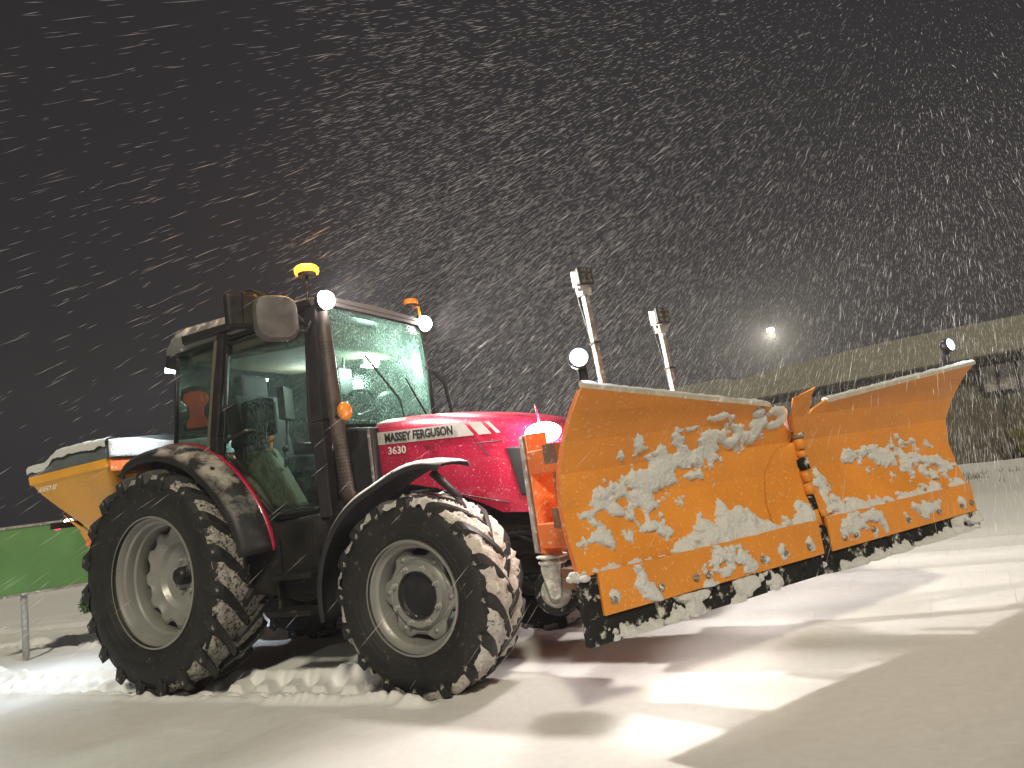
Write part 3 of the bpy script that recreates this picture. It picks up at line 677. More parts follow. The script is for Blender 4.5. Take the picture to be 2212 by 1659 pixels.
# mudguards of the rear wheels
def fender(sg):
    A0, A1, K = R(119), R(6), 36
    sect = [(.798, .772), (.806, .788), (.800, .815), (.775, .842), (.735, .860), (.690, .872), (.640, .880), (.600, .882), (.550, .880), (.50, .872)]
    def rad(u, r): return r + .055*sstep(.62, 1.0, u)*(1 if r < .84 else .75) - .020*sstep(.16, .0, u)
    def pt(u, y, r):
        t = A0+(A1-A0)*u; tip = float(sstep(.10, .0, u)); q = float(rad(u, r))
        yy = y-.10*tip*(1 if y > .74 else 0)*(1-(.806-y)/.07 if y > .74 else 0)
        return (q*math.cos(t), sg*yy, .68+q*math.sin(t))
    rows = [[pt(k/K, y, r) for y, r in sect] for k in range(K+1)]
    mb = MB(); mb.grid(rows); f = mb.build('rear_mudguard', m_fender, tr, True, solid=.008)
    P = [[pt(k/K, .632, .8875), pt(k/K, .598, .8890)] for k in range(8, K+1)]
    mb = MB(); mb.grid(P); mb.build('red_trim', m_red, f, True, solid=.008)
    P = [[pt(k/K, .50, .872), (min(.95, .30+.3*math.cos(A0+(A1-A0)*k/K)), sg*.50, .95+.25*math.sin(A0+(A1-A0)*k/K))] for k in range(K+1)]
    mb = MB(); mb.grid(P); mb.build('inner_panel', m_black, f)
    c = Vector(pt(.62, .735, .862)); d = Vector((math.cos(A0+(A1-A0)*.62), 0, math.sin(A0+(A1-A0)*.62)))
    mb = MB(); mb.tube([c-d*.004, c+d*.010], .013, 12); mb.build('rubber_plug', m_black, f)
    return f
fender(-1); fender(1)
def ffender(sg):
    rows = []
    for k in range(30):
        u = k/29; t = R(64)+(R(189)-R(64))*u; rr = .700-.105*sstep(0, .35, u)-.012*u
        rows.append([(2.057+(rr+dr)*math.cos(t), sg*y, .476+(rr+dr)*math.sin(t)) for y, dr in ((.860, -.035), (.862, -.008), (.845, .006), (.76, .012), (.68, .012), (.60, .006), (.575, -.02))])
    mb = MB(); mb.grid(rows); f = mb.build('front_mudguard', m_ffender, tr, True, solid=.008)
    mb = MB(); mb.tube([(2.20, sg*.70, 1.085), (2.24, sg*.66, 1.02), (2.26, sg*.57, .94), (2.20, sg*.46, .75), (2.10, sg*.45, .58)], .022, 8); mb.build('stay', m_black, f, True)
    mb = MB(); mb.tube([(1.62, sg*.7, .80), (1.72, sg*.5, .62)], .02, 8); mb.build('stay', m_black, f, True)
    return f
ffender(-1); ffender(1)

# roof
rows = []
for k in range(15):
    u = k/14; x = -.16+1.60*u; zt = 2.425-.125*u**1.6; zb = 2.225
    e = math.sin(math.pi*min(1, max(0, u))); wd = .575-.05*(1-u)-.05*max(0, (.15-u)/.15)**2
    if k == 0: zt = zb+.14; 
    if k == 14: zt = zb+.055
    rows.append([(x, -wd+.02, zb), (x, -wd, zb+.03), (x, -wd, zb+(zt-zb)*.45), (x, -wd+.05, zt-.02), (x, -wd+.16, zt), (x, 0, zt+.012), (x, wd-.16, zt), (x, wd-.05, zt-.02), (x, wd, zb+(zt-zb)*.45), (x, wd, zb+.03), (x, wd-.02, zb)])
mb = MB(); mb.grid(rows); mb.add(rows[0], [tuple(range(11))]); mb.add(rows[-1], [tuple(range(11))]); roof = mb.build('roof', m_grey, tr, True, auto=50)
for sg in (-1, 1):
    mb = MB(); mb.hexa([(.12, sg*.50, 2.245), (1.36, sg*.55, 2.215), (1.36, sg*.588, 2.235), (.12, sg*.55, 2.265)], [(.12, sg*.50, 2.30), (1.36, sg*.55, 2.265), (1.36, sg*.586, 2.265), (.12, sg*.556, 2.32)])
    mb.build('roof_gutter', m_black, roof, bevel=.006)
mb = MB(); mb.hexa([(.0, -.51, 2.205), (1.40, -.53, 2.195), (1.40, .53, 2.195), (.0, .51, 2.205)], [(.0, -.51, 2.228), (1.40, -.53, 2.222), (1.40, .53, 2.222), (.0, .51, 2.228)]); mb.build('roof_underside', m_pillar, roof)
mb = MB(); mb.hexa([(.10, -.47, 2.12), (1.20, -.47, 2.02), (1.20, .47, 2.02), (.10, .47, 2.12)], [(.10, -.49, 2.2), (1.30, -.49, 2.19), (1.30, .49, 2.19), (.10, .49, 2.2)]); mb.build('roof_lining', m_liner, tr, bevel=.03, seg=3)
mb = MB()
for sg in (-1, 1):
    mb = MB(); mb.hexa([(-.20, sg*.28, 2.25), (.10, sg*.30, 2.22), (.10, sg*.54, 2.22), (-.16, sg*.48, 2.25)], [(-.17, sg*.28, 2.405), (.13, sg*.30, 2.43), (.14, sg*.52, 2.40), (-.12, sg*.46, 2.38)]); mb.build('roof_rear_cap', m_white, roof, bevel=.035, seg=3)
    # rear work lamps
    mb = MB(); mb.box((-.12, sg*.42, 2.19), (.11, .13, .10), Matrix.Rotation(R(20), 3, 'Y')); rw = mb.build('rear_work_lamp', m_black, tr, bevel=.015)
    mb = MB(); mb.box((-.178, sg*.42, 2.168), (.008, .11, .08), Matrix.Rotation(R(20), 3, 'Y')); mb.build('lens', e_blue, rw)
    light('rear_work_beam', 'SPOT', (-.20, sg*.42, 2.15), (190 if sg > 0 else 45), (.78, .90, 1.0), tr, .05, ((-.45, 1.0, -1.0) if sg > 0 else (-.85, -1.0, -1.45)), 112, .7)
# front work lamps
for sg in (-1, 1):
    c = (1.455, sg*.52, 2.245)
    mb = MB(); mb.lathe([(0, -.07), (.035, -.07), (.052, -.05), (.059, -.018), (.057, -.014)], 24, c, 'x'); wl = mb.build('work_lamp', m_black, tr, True)
    mb = MB(); mb.lathe([(0, .048), (.02, .045), (.04, .034), (.055, .012), (.060, -.010), (.056, -.022)], 24, c, 'x'); mb.build('lens', e_work, wl, True)
    mb = MB(); mb.sqtube((1.38, sg*.52, 2.21), (1.40, sg*.52, 2.245), .03, .02); mb.build('bracket', m_black, wl)
    light('work_beam', 'SPOT', (1.53, sg*.52, 2.245), 230, (1, .92, .84), tr, .05, (1, sg*.18, -.32), 140, .8)
# beacons
def beacon(c, base, lit):
    q = 1.0 if lit else .72
    mb = MB(); mb.tube(base, .011, 8); st = mb.build('beacon', m_pillar if lit else m_amber, tr, True)
    mb = MB(); mb.lathe([(0, -.042), (.055*q, -.042), (.06*q, -.03), (.06*q, -.022), (0, -.022)], 24, c, 'z'); mb.build('base', m_black, st, True)
    mb = MB(); mb.lathe([(.072*q, -.022), (.076*q, -.012), (.076*q, .008), (.066*q, .020), (.03*q, .026), (0, .027)], 28, c, 'z'); mb.build('lens', e_beacon if lit else m_amber, st, True)
beacon((1.300, -.50, 2.485), [(1.345, -.545, 1.35), (1.335, -.545, 1.95), (1.315, -.53, 2.30), (1.302, -.505, 2.45)], True)
light('beacon_glow', 'POINT', (1.30, -.50, 2.58), 22, (1, .42, .05), tr, .06)
beacon((1.375, .485, 2.425), [(1.43, .50, 2.27), (1.43, .50, 2.375), (1.38, .487, 2.382)], False)
# mirror on the near side
mb = MB(); mb.tube([(1.34, -.57, 2.08), (1.30, -.66, 2.20), (1.10, -.78, 2.36), (1.06, -.82, 2.34), (1.06, -.82, 2.12)], .009, 8); mb.tube([(1.36, -.57, 2.12), (1.36, -.62, 2.05), (1.33, -.80, 2.05)], .009, 8); mr = mb.build('mirror', m_black, tr, True)
Mz = Matrix.Rotation(R(-14), 3, 'Z')
mq = Vector((.86, -.50, 0)).normalized(); mt = Vector((-.50, -.86, 0)).normalized(); mc = Vector((1.30, -.79, 2.125))
def rp(c, w_, h_, r_c, n=6):
    out = []
    for cx, cz, a0 in ((w_-r_c, h_-r_c, 0), (-w_+r_c, h_-r_c, 90), (-w_+r_c, -h_+r_c, 180), (w_-r_c, -h_+r_c, 270)):
        for k in range(n+1): t = R(a0+90*k/n); out.append(c+mt*(cx+r_c*math.cos(t))+Vector((0, 0, cz+r_c*math.sin(t))))
    return out
mb = MB(); ro_ = [rp(mc-mq*.03, .125, .135, .08), rp(mc, .128, .138, .08), rp(mc+mq*.03, .115, .125, .08), rp(mc+mq*.045, .08, .09, .07)]
mb.grid([q+[q[0]] for q in ro_]); mb.add(ro_[-1], [tuple(range(len(ro_[-1])))]); mb.add(ro_[0], [tuple(range(len(ro_[0])))]); mb.build('housing', m_mir, mr, True, auto=40)
mb = MB(); mb.box((1.03, -.80, 2.235), (.07, .20, .23), Matrix((mq, mt, Vector((0, 0, 1)))).transposed()); mb.build('housing', m_black, mr, bevel=.03, seg=3)
# turn signal on a stalk
mb = MB(); mb.tube([(1.40, -.55, 1.50), (1.50, -.59, 1.50), (1.555, -.60, 1.515)], .014, 8); sg_ = mb.build('turn_signal', m_black, tr, True)
mb = MB(); mb.ball((1.575, -.60, 1.522), (.036, .052, .056), 20, 14); mb.build('lens', m_amber, sg_, True)
# exhaust stack with perforated guard
mb = MB(); mb.tube([(1.50, -.52, .98), (1.495, -.56, 1.06), (1.475, -.565, 1.5), (1.452, -.555, 2.0), (1.445, -.55, 2.16)], [.05, .044, .044, .04, .03], 16); ex = mb.build('exhaust', m_exh, tr, True)
mb = MB()
for k in range(44):
    z = 1.06+.021*k; f = (z-1.06)/.94; cx, cy, r = 1.495-.043*f, -.56+.004*f, .0435-.004*f
    for j in range(9):
        t = R(-170)+R(200)*(j+.5*(k % 2))/9; p = (cx+r*math.cos(t), cy+r*math.sin(t), z); d = Vector((math.cos(t), math.sin(t), 0))*.0015; q = Vector((-math.sin(t), math.cos(t), 0))*.0055
        P0 = Vector(p)+d; mb.add([P0-q, P0+Vector((0, 0, -.006)), P0+q, P0+Vector((0, 0, .006))], [(0, 1, 2, 3)])
tag(mb.build('guard_hole', m_rad, ex, fixn=False), None, None, None, 'stuff')
# interior
mb = MB(); mb.box((.42, 0, 1.32), (.46, .48, .14)); mb.box((.20, 0, 1.62), (.14, .46, .56), Matrix.Rotation(R(-10), 3, 'Y')); mb.box((.14, 0, 1.98), (.10, .26, .18)); mb.box((.42, -.30, 1.52), (.34, .07, .06)); mb.build('seat', m_seat, tr, bevel=.05, seg=3)
mb = MB(); mb.hexa([(1.12, -.2, 1.0), (1.40, -.2, 1.0), (1.40, .2, 1.0), (1.12, .2, 1.0)], [(1.16, -.24, 1.50), (1.40, -.24, 1.56), (1.40, .24, 1.56), (1.16, .24, 1.50)]); mb.build('dashboard', m_black, tr, bevel=.03)
mb = MB(); mb.tube([(1.15+.0*t+.07*math.sin(t), .20*math.cos(t), 1.58+.17*math.sin(t)) for t in np.linspace(0, 2*math.pi, 29)], .014, 8, False); sw = mb.build('steering_wheel', m_black, tr, True)
mb = MB(); mb.tube([(1.15, 0, 1.58), (1.30, 0, 1.40)], .03, 8)
for t in (.3, 2.3, 4.4): mb.tube([(1.15, 0, 1.58), (1.15+.07*math.sin(t), .2*math.cos(t), 1.58+.17*math.sin(t))], .012, 6)
mb.build('spoke', m_black, sw, True)
mb = MB(); mb.ball((1.26, .22, 1.66), (.09, .10, .085), 14, 10); mb.build('instrument_pod', m_black, tr, True)
mb = MB(); mb.hexa([(.62, -.50, 1.06), (1.04, -.50, 1.02), (1.04, -.40, 1.02), (.62, -.40, 1.06)], [(.60, -.50, 1.42), (.80, -.50, 1.42), (.80, -.40, 1.42), (.60, -.40, 1.42)]); mb.build('side_console', m_trim, tr, bevel=.02)
for x, y, z, c in ((.66, -.46, 1.47, m_black), (.73, -.46, 1.50, m_black), (.80, -.47, 1.46, m_amber), (.90, -.45, 1.38, m_black)):
    mb = MB(); mb.tube([(x, y, z-.1), (x+.015, y, z)], .009, 8); mb.ball((x+.016, y, z+.018), .022, 10, 8); mb.build('lever', c, tr, True)
mb = MB(); mb.box((.80, -.30, 1.72), (.05, .16, .22), Matrix.Rotation(R(25), 3, 'Z')); mb.tube([(.80, -.3, 1.62), (.84, -.36, 1.42)], .012, 8); mb.build('monitor', m_black, tr, bevel=.012)
mb = MB(); mb.box((.98, .10, 1.86), (.04, .14, .20)); mb.tube([(.98, .1, 1.94), (1.0, .1, 2.06)], .012, 6); mb.build('monitor', m_black, tr, bevel=.012)
mb = MB(); mb.box((.58, -.34, 1.66), (.22, .14, .26)); mb.build('control_box', m_black, tr, bevel=.03)
mb = MB()
for k in range(7):
    t = k*.9; mb.tube([(.60+.03*k, -.46, 1.60), (.62+.03*k+.03*math.sin(t), -.48, 1.48), (.60+.04*k, -.47+.02*math.cos(t), 1.36), (.64+.03*k, -.45, 1.28)], .006, 5)
mb.build('cable', m_black, tr, True)
mb = MB(); vp = [(-.07, 0), (.07, 0), (.075, .03), (.045, .09), (.05, .15), (.085, .20), (.075, .245), (.03, .265), (-.03, .265), (-.075, .245), (-.085, .20), (-.05, .15), (-.045, .09), (-.075, .03)]
vd = Vector((.62, .78, 0)).normalized(); vn = Vector((.78, -.62, 0)).normalized(); vo = Vector((.115, -.47, 1.665))
mb.prism([vo+vd*a+Vector((0, 0, b)) for a, b in vp], vn*.025); vb = mb.build('hanging_vest', m_vest, tr, bevel=.01)
mb = MB(); mb.prism([vo-vn*.03+vd*a*1.2+Vector((0, 0, b*1.2-.01)) for a, b in vp], vn*.025); mb.build('backing', m_seat, vb, bevel=.01)
mb = MB(); mb.box((1.06, .30, 2.03), (.05, .16, .09)); cl = mb.build('cab_lamp', m_black, tr, bevel=.01)
mb = MB(); mb.box((1.092, .30, 2.03), (.012, .15, .085)); mb.box((1.06, .30, 1.978), (.045, .14, .012)); mb.build('lens', e_cab, cl)
light('cab_light', 'POINT', (1.14, .22, 1.97), 34, (.82, 1.0, .90), tr, .05)
light('cab_light', 'POINT', (.45, .25, 1.95), 13, (.86, 1.0, .92), tr, .06)
# snow whisker rod on the bonnet
mb = MB(); mb.tube([(2.66, -.30, 1.25), (2.67, -.315, 1.30), (2.655, -.30, 1.37)], .006, 6); mb.build('marker_rod', m_red, tr, True)

# ================================================================== SALT SPREADER
ss = thing('salt_spreader', (-1.2, 0, .6), 'yellow salt spreader hopper under a snowy grey cover behind the cab', 'salt spreader')
def rect(x0, x1, y, z): return [(x0, -y, z), (x1, -y, z), (x1, y, z), (x0, y, z)]
def rrect(x0, x1, y, z, r, n=5):
    out = []
    for cx, cy, a0 in ((x1-r, y-r, 0), (x0+r, y-r, 90), (x0+r, -y+r, 180), (x1-r, -y+r, 270)):
        for k in range(n+1): t = R(a0+90*k/n); out.append((cx+r*math.cos(t), cy+r*math.sin(t), z))
    return out
sec = []
for z, x0, x1, y, r in ((1.50, -1.585, -.60, .695, .02), (1.42, -1.575, -.63, .65, .05), (1.30, -1.56, -.72, .56, .12), (1.18, -1.55, -.84, .45, .18), (1.08, -1.54, -.96, .35, .17), (1.00, -1.53, -1.06, .27, .15)):
    sec.append(rrect(x0, x1, y, z, r))
mb = MB(); mb.grid([s+[s[0]] for s in sec]); hop = mb.build('hopper', m_yellow, ss, True, auto=50)
mb = MB(); mb.hexa(rect(-1.597, -.592, .705, 1.498), rect(-1.60, -.585, .712, 1.565)); mb.build('hopper_rim', m_yellow, hop, bevel=.008)
mb = MB(); mb.box((-.578, 0, 1.52), (.008, 1.36, .09)); mb.build('front_band', m_orange2, hop)
text_mesh('lettering', 'AXEO 18', .060, (1, 0, 0), (0, .40, 1), (-1.50, -.694, 1.432), m_ltrw, hop, .02, 1.0)
# cover
P = []
for u in np.linspace(0, 1, 15):
    x = -1.60+1.02*u; zt = 1.63+.075*sstep(.18, .42, u)-.012*sstep(.6, 1, u)
    P.append([(x, -.705, 1.562), (x, -.70+.006*math.sin(u*17), 1.60+.3*(zt-1.6)), (x, -.675, zt), (x, -.60, zt+.02), (x, -.25, zt+.045), (x, 0, zt+.05), (x, .4, zt+.035), (x, .675, zt), (x, .705, 1.562)])
mb = MB(); mb.grid(P); mb.add(P[0], [tuple(range(9))]); mb.add(P[-1], [tuple(range(9))]); cov = mb.build('cover', m_tarp, ss, True, auto=40)
V = []; nx, ny = 60, 70
U, Wg = np.meshgrid(np.linspace(0, 1, nx), np.linspace(-1, 1, ny), indexing='ij')
X_ = -1.59+1.0*U; Y_ = Wg*(.665+.02*(fbm(U*9, Wg*0+3, 5)-.5)); zt = 1.63+.075*sstep(.18, .42, U)-.012*sstep(.6, 1, U)
Zs = zt+.05-.05*np.abs(Wg)**2.2+.016*(fbm(U*10, Wg*9, 77)-.42)*sstep(1.0, .9, np.abs(Wg))*sstep(0, .04, U)*sstep(1, .97, U)+.006-.03*sstep(.96, 1, np.abs(Wg))
me = np_mesh('cover_snow', np.stack([X_.ravel()+1.2, Y_.ravel(), Zs.ravel()-.6], 1), quads(nx, ny), m_cling); o = bpy.data.objects.new('snow_layer', me); C.objects.link(o); o.parent = cov
P = []
for u in np.linspace(0, 1, 90):
    x = -1.612+1.04*u; zt = 1.63+.075*float(sstep(.18, .42, u))-.012*float(sstep(.6, 1, u)); h = .018*float(fbm(np.array([u*26]), np.array([2.0]), 88)[0]); d_ = .05*float(fbm(np.array([u*14]), np.array([5.0]), 89)[0])
    P.append([(x, -.712, zt-.014-d_), (x, -.716, zt-.004), (x, -.700, zt+.010+h), (x, -.66, zt+.020+h), (x, -.60, zt+.022)])
mb = MB(); mb.grid(P); mb.build('edge_snow', m_cling, cov, True)
P = [[(-.572+.012*float(fbm(np.array([y*11]), np.array([z*14]), 90)[0]), y, z) for z in np.linspace(1.572, 1.700+.012*math.sin(y*9), 8)] for y in np.linspace(-.69, .69, 40)]
mb = MB(); mb.grid(P); mb.build('front_snow', m_cling, cov, True, solid=.01)
mb = MB(); mb.box((-.60, -.02, 1.70), (.07, .14, .06)); mb.build('cover_latch', m_pillar, cov, bevel=.01)
mb = MB(); mb.prism([(-1.56, -.50, 1.25), (-1.545, -.27, 1.00), (-1.50, -.24, .97), (-1.40, -.26, .985), (-1.42, -.30, 1.02)], (0, .02, 0)); mb.prism([(-1.62, -.34, 1.10), (-1.60, -.28, .985), (-1.10, -.28, .985), (-1.08, -.32, 1.06)], (0, .03, 0)); mb.build('chute_plate', m_yellow, hop, bevel=.012)
mb = MB(); mb.tube([(-1.45, -.24, .93), (-1.45, .0, .93)], .045, 14); mb.box((-1.35, 0, .9), (.4, .5, .12)); mb.build('spreader_drive', m_yellow, ss, bevel=.01)
mb = MB(); mb.lathe([(0, .0), (.22, .0), (.24, .02), (0, .03)], 28, (-1.62, 0, .62), 'z'); mb.tube([(-1.62, 0, .62), (-1.62, 0, .9)], .03); mb.build('spinner_disc', m_zinc, ss, True)
mb = MB(); mb.box((-.95, -.38, 1.0), (.9, .07, .07)); mb.box((-.95, .38, 1.0), (.9, .07, .07)); mb.box((-.58, 0, 1.05), (.08, .84, .5)); mb.build('frame', m_orange2, ss, bevel=.01)
mb = MB(); mb.box((-.9, 0, .75), (.7, .5, .3)); mb.build('hitch', m_chassis, ss, bevel=.03)
mb = MB(); mb.box((-1.70, 0, 1.17), (.05, 1.0, .05)); lb = mb.build('light_bar', m_black, ss)
for y in (-.42, .42):
    mb = MB(); mb.ball((-1.735, y-.02, 1.165), (.03, .03, .03), 12, 8); mb.build('tail_light', e_tail, lb, True)
    mb = MB(); mb.ball((-1.72, y+.06, 1.19), (.03, .035, .03), 12, 8); mb.build('work_lamp', e_blue if y < 0 else m_white, lb, True)

light('spreader_beam', 'SPOT', (-1.76, -.37, 1.17), 58, (.80, .91, 1.0), ss, .05, (-.25, -.75, -.9), 160, .7)
# ================================================================== SNOW PLOUGH
PH = Vector((3.9, 0, 0)); pd = Vector((.525, .851, 0)).normalized(); pn = Vector((pd.y, -pd.x, 0))
def W(s, a, z): return PH+pd*s+pn*a+Vector((0, 0, z))
pl = thing('snow_plough', (3.9, 0, .32), 'wide orange two winged snow plough raised in front of the tractor', 'snow plough')
PZ = [.575, .70, .83, .97, 1.09, 1.19, 1.282]; PA = [.012, -.022, -.040, -.022, .045, .125, .222]
def prof_a(z): return np.interp(z, PZ, PA)
def ztop(s):
    s = np.asarray(s, float)
    return np.where(s < 0, np.interp(s, [-1.42, -.27, 0], [1.282, 1.155, .985]), np.interp(s, [0, .06, .16, 1.42], [.985, 1.10, 1.148, 1.272]))
def wing(s0, s1, name):
    ns = 40; P = []
    for k in range(ns+1):
        s = s0+(s1-s0)*k/ns; zt = float(ztop(s)); row = []
        scale = (1.282-.575)/max(.05, (zt-.575)); 
        for i, z in enumerate(PZ):
            zz = min(z, zt); 
            row.append(W(s, float(prof_a(zz)) if z <= zt else float(prof_a(zt))+.0005*(i), zz if z <= zt else zt+.0004*i))
        P.append(row)
    mb = MB(); mb.grid(P); return mb.build(name, m_orange, pl, False, solid=.010, fixn=True)
wl_ = wing(-1.41, -.012, 'plough_wing'); wr_ = wing(.012, 1.41, 'plough_wing')
for wg, s0, s1 in ((wl_, -1.41, -.27), (wr_, .16, 1.405)):
    # rolled top edge
    P = []
    for k in range(25):
        s = s0+(s1-s0)*k/24; z = float(ztop(s)); a = float(prof_a(z)); P.append([W(s, a+.009, z-.016), W(s, a+.011, z+.002), W(s, a-.006, z+.013), W(s, a-.022, z+.010), W(s, a-.020, z-.006)])
    mb = MB(); mb.grid(P); mb.add(P[0], [(0, 1, 2, 3, 4)]); mb.add(P[-1], [(0, 1, 2, 3, 4)]); mb.build('top_edge', m_edge, wg, False)
    mb = MB(); rngs = np.random.default_rng(3)
    ns, nb = 160, 5; Pv = []
    for k in range(ns):
        s = s0+(s1-s0)*k/(ns-1); z = float(ztop(s)); a = float(prof_a(z)); h = -.003+.012*float(fbm(np.array([s*22]), np.array([1.]), 33)[0]) 
        Pv.append([W(s, a+.009, z+.001), W(s, a+.006, z+.006+h*.7), W(s, a-.006, z+.013+h), W(s, a-.018, z+.011+h*.8), W(s, a-.023, z+.006)])
    mb.grid(Pv); mb.build('edge_snow', m_cling, wg, True)
    # back ribs
for s in (-1.39, -.95, -.5, .5, .95, 1.39):
    wg = wl_ if s < 0 else wr_; zt = float(ztop(s))-.01; zs = np.linspace(.50, zt, 12)
    poly = [W(s-.008, float(prof_a(z))-.007, z) for z in zs]+[W(s-.008, float(prof_a(z))-(.045 if abs(s) > 1.3 else .09), z) for z in reversed(zs)]
    mb = MB(); mb.prism(poly, pd*.016); mb.build('rib', m_orange2, wg)
mb = MB()
for z in (.56, .80, 1.06): mb.hexa([W(-1.38, -.16, z-.04), W(-.05, -.16, z-.04), W(-.05, -.07, z-.04), W(-1.38, -.07, z-.04)], [W(-1.38, -.16, z+.04), W(-.05, -.16, z+.04), W(-.05, -.07, z+.04), W(-1.38, -.07, z+.04)])
mb.build('back_beam', m_back, wl_)
mb = MB()
for z in (.56, .80, 1.06): mb.hexa([W(.05, -.16, z-.04), W(1.38, -.16, z-.04), W(1.38, -.07, z-.04), W(.05, -.07, z-.04)], [W(.05, -.16, z+.04), W(1.38, -.16, z+.04), W(1.38, -.07, z+.04), W(.05, -.07, z+.04)])
mb.build('back_beam', m_back, wr_)
# clamping strip, rubber edge, bolts
def slab(s0, s1, a0, a1, z0, z1, sk0=0, sk1=0):
    return [W(s0, a0, z0), W(s1, a0, z0), W(s1, a1, z0), W(s0, a1, z0)], [W(s0+sk0, a0, z1), W(s1+sk1, a0, z1), W(s1+sk1, a1, z1), W(s0+sk0, a1, z1)]
for wg, s0, s1, rsegs, bolts in ((wl_, -1.350, -.035, ((-1.425, -.86), (-.855, -.44), (-.435, -.03)), (-1.30, -1.06, -.87, -.80, -.46, -.31, -.14)),
                                 (wr_, .03, 1.375, ((.035, .50), (.505, .98), (.985, 1.415)), (.13, .22, .37, .68, .98, 1.22, 1.33))):
    mb = MB(); mb.hexa(*slab(s0, s1, .034, .052, .425, .585)); mb.build('clamp_strip', m_orange, wg, bevel=.004)
    for q, (a, b) in enumerate(rsegs):
        mb = MB(); mb.hexa(*slab(a, b, -.004, .032, .322+.004*q, .565 if q == (0 if s0 < 0 else 2) else .50)); mb.build('rubber_edge', m_belt, wg, bevel=.006)
    for b in bolts:
        mb = MB(); c = W(b, .052, .475); M = Matrix((pd, Vector((0, 0, 1)), pn)).transposed(); 
        pr = [(.015, 0), (.0165, .003), (.014, .009), (.009, .014), (0, .015)]; n = 10; vs = [c+M @ Vector((r*math.cos(6.283*k/n), r*math.sin(6.283*k/n), h)) for k in range(n) for r, h in pr]
        mb.add(vs, [(k*5+j, k*5+j+1, ((k+1) % n)*5+j+1, ((k+1) % n)*5+j) for k in range(n) for j in range(4)]); mb.build('bolt', m_bolt, wg, True)
# near end rubber corner block
# hinge knuckles and flap
zs_ = [.33, .55, .63, .70, .76, .82, .88, .92, .985]
for k in range(len(zs_)-1):
    mb = MB(); p0, p1 = W(0, .012, zs_[k]+.003), W(0, .004, zs_[k+1]-.003); mb.tube([p0, p1], .028 if k % 2 else .024, 14); mb.build('hinge_knuckle', (m_belt if k in (0, 2, 5) else m_orange), pl, True)
mb = MB(); mb.tube([W(0, .006, .98), W(0, .006, .995), W(0, .006, 1.01)], [.034, .036, .03], 14); mb.build('hinge_cap', m_zinc, pl, True)
P = [[W(-.035-.02*(1-u), .0+.03*u, 1.0+.0*u), W(.0+.0*u, .02, 1.0)] for u in (0, 1)]
mb = MB(); fl = [(-.045, .020, .995), (.03, .020, .995), (.035, .05, 1.06), (-.005, .13, 1.175), (-.045, .185, 1.205), (-.075, .205, 1.195), (-.17, .15, 1.165), (-.115, .075, 1.08)]
mb.prism([W(*q) for q in fl], pn*.010); mb.build('centre_flap', m_orange, pl, bevel=.003)
for wg, sg in ((wl_, -1), (wr_, 1)):
    # quarter-round gusset beside the hinge
    P = []
    for k in range(15):
        z = .59+.375*k/14; wd2 = (.27 if sg < 0 else .16)*math.sqrt(max(0, 1-(k/14)**2))+.03
        P.append([W(sg*(.02+(wd2-.02)*u), float(prof_a(z))+.0085+.02*(1-u)**2, z) for u in np.linspace(0, 1, 6)])
    mb = MB(); mb.grid(P); mb.build('hinge_gusset', m_orange, wg, True)
mb = MB(); mb.hexa(*slab(-.03, .03, .0, .045, .33, .545)); mb.build('centre_rubber', m_belt, pl, bevel=.006)

# push frame to the tractor
mb = MB(); mb.sqtube((2.65, -.3, .62), (3.55, -.1, .62), .1, .12); mb.sqtube((2.65, .3, .62), (3.60, .2, .62), .1, .12); mb.box((2.80, 0, .80), (.1, .9, .5)); mb.box((3.45, .0, .66), (.3, .4, .3)); mb.tube([(3.05, -.45, .70), W(-.75, -.14, .74)], .04, 10); mb.tube([(3.05, .45, .70), W(.75, -.14, .74)], .04, 10); mb.build('push_frame', m_back, pl, bevel=.012)
# caster post on the near side
cp = Vector((2.862, -.80, 0)); dx = Vector((.74, -.67, 0)).normalized(); dy = Vector((.67, .74, 0))
def CP(a, b, z): return cp+dx*a+dy*b+Vector((0, 0, z))
mb = MB(); tl = .0
mb.hexa([CP(-.045, -.05, .635), CP(.045, -.05, .635), CP(.045, .05, .635), CP(-.045, .05, .635)], [CP(-.045, -.05, 1.175), CP(.045, -.05, 1.175), CP(.045, .05, 1.175), CP(-.045, .05, 1.175)]); post = mb.build('caster_post', m_orange2, pl, bevel=.006)
mb = MB(); mb.hexa([CP(-.044, -.058, .64), CP(.006, -.058, .64), CP(.006, -.052, .64), CP(-.044, -.052, .64)], [CP(-.044, -.058, 1.17), CP(.006, -.058, 1.17), CP(.006, -.052, 1.17), CP(-.044, -.052, 1.17)]); mb.build('cover_plate', m_zinc, post)
for z0, z1 in ((.985, 1.095), (.66, .77)):
    mb = MB(); p = [CP(.035, -.06, z0), CP(.035, .06, z0)]; q0 = W(-1.20, -.055, z0); q1 = W(-1.08, -.055, z0); up = Vector((0, 0, z1-z0))
    mb.hexa([p[0], q0, q1, p[1]], [p[0]+up, q0+up, q1+up, p[1]+up]); mb.build('bracket', m_orange2, post, bevel=.006)
mb = MB(); mb.lathe([(0, .585), (.062, .585), (.066, .592), (.066, .598), (.05, .603), (.05, .610), (.070, .614), (.072, .622), (.05, .628), (.035, .640)], 24, (cp.x+.005, cp.y, 0), 'z'); cas = mb.build('caster', m_castsnow, pl, True)
cc = cp+Vector((.005, 0, .462)); wd_ = Vector((.22, -.97, 0)).normalized()
for sg in (-1, 1):
    pl_ = [(-.045, .135), (.045, .135), (.05, .10), (.022, -.02), (.0, -.03), (-.022, -.02)]; fx = Vector((wd_.y, -wd_.x, 0))
    mb = MB(); mb.prism([cc+wd_*(.040*sg)+fx*a+Vector((0, 0, b)) for a, b in pl_], wd_*.007*sg); mb.build('fork', m_castsnow, cas, bevel=.003)
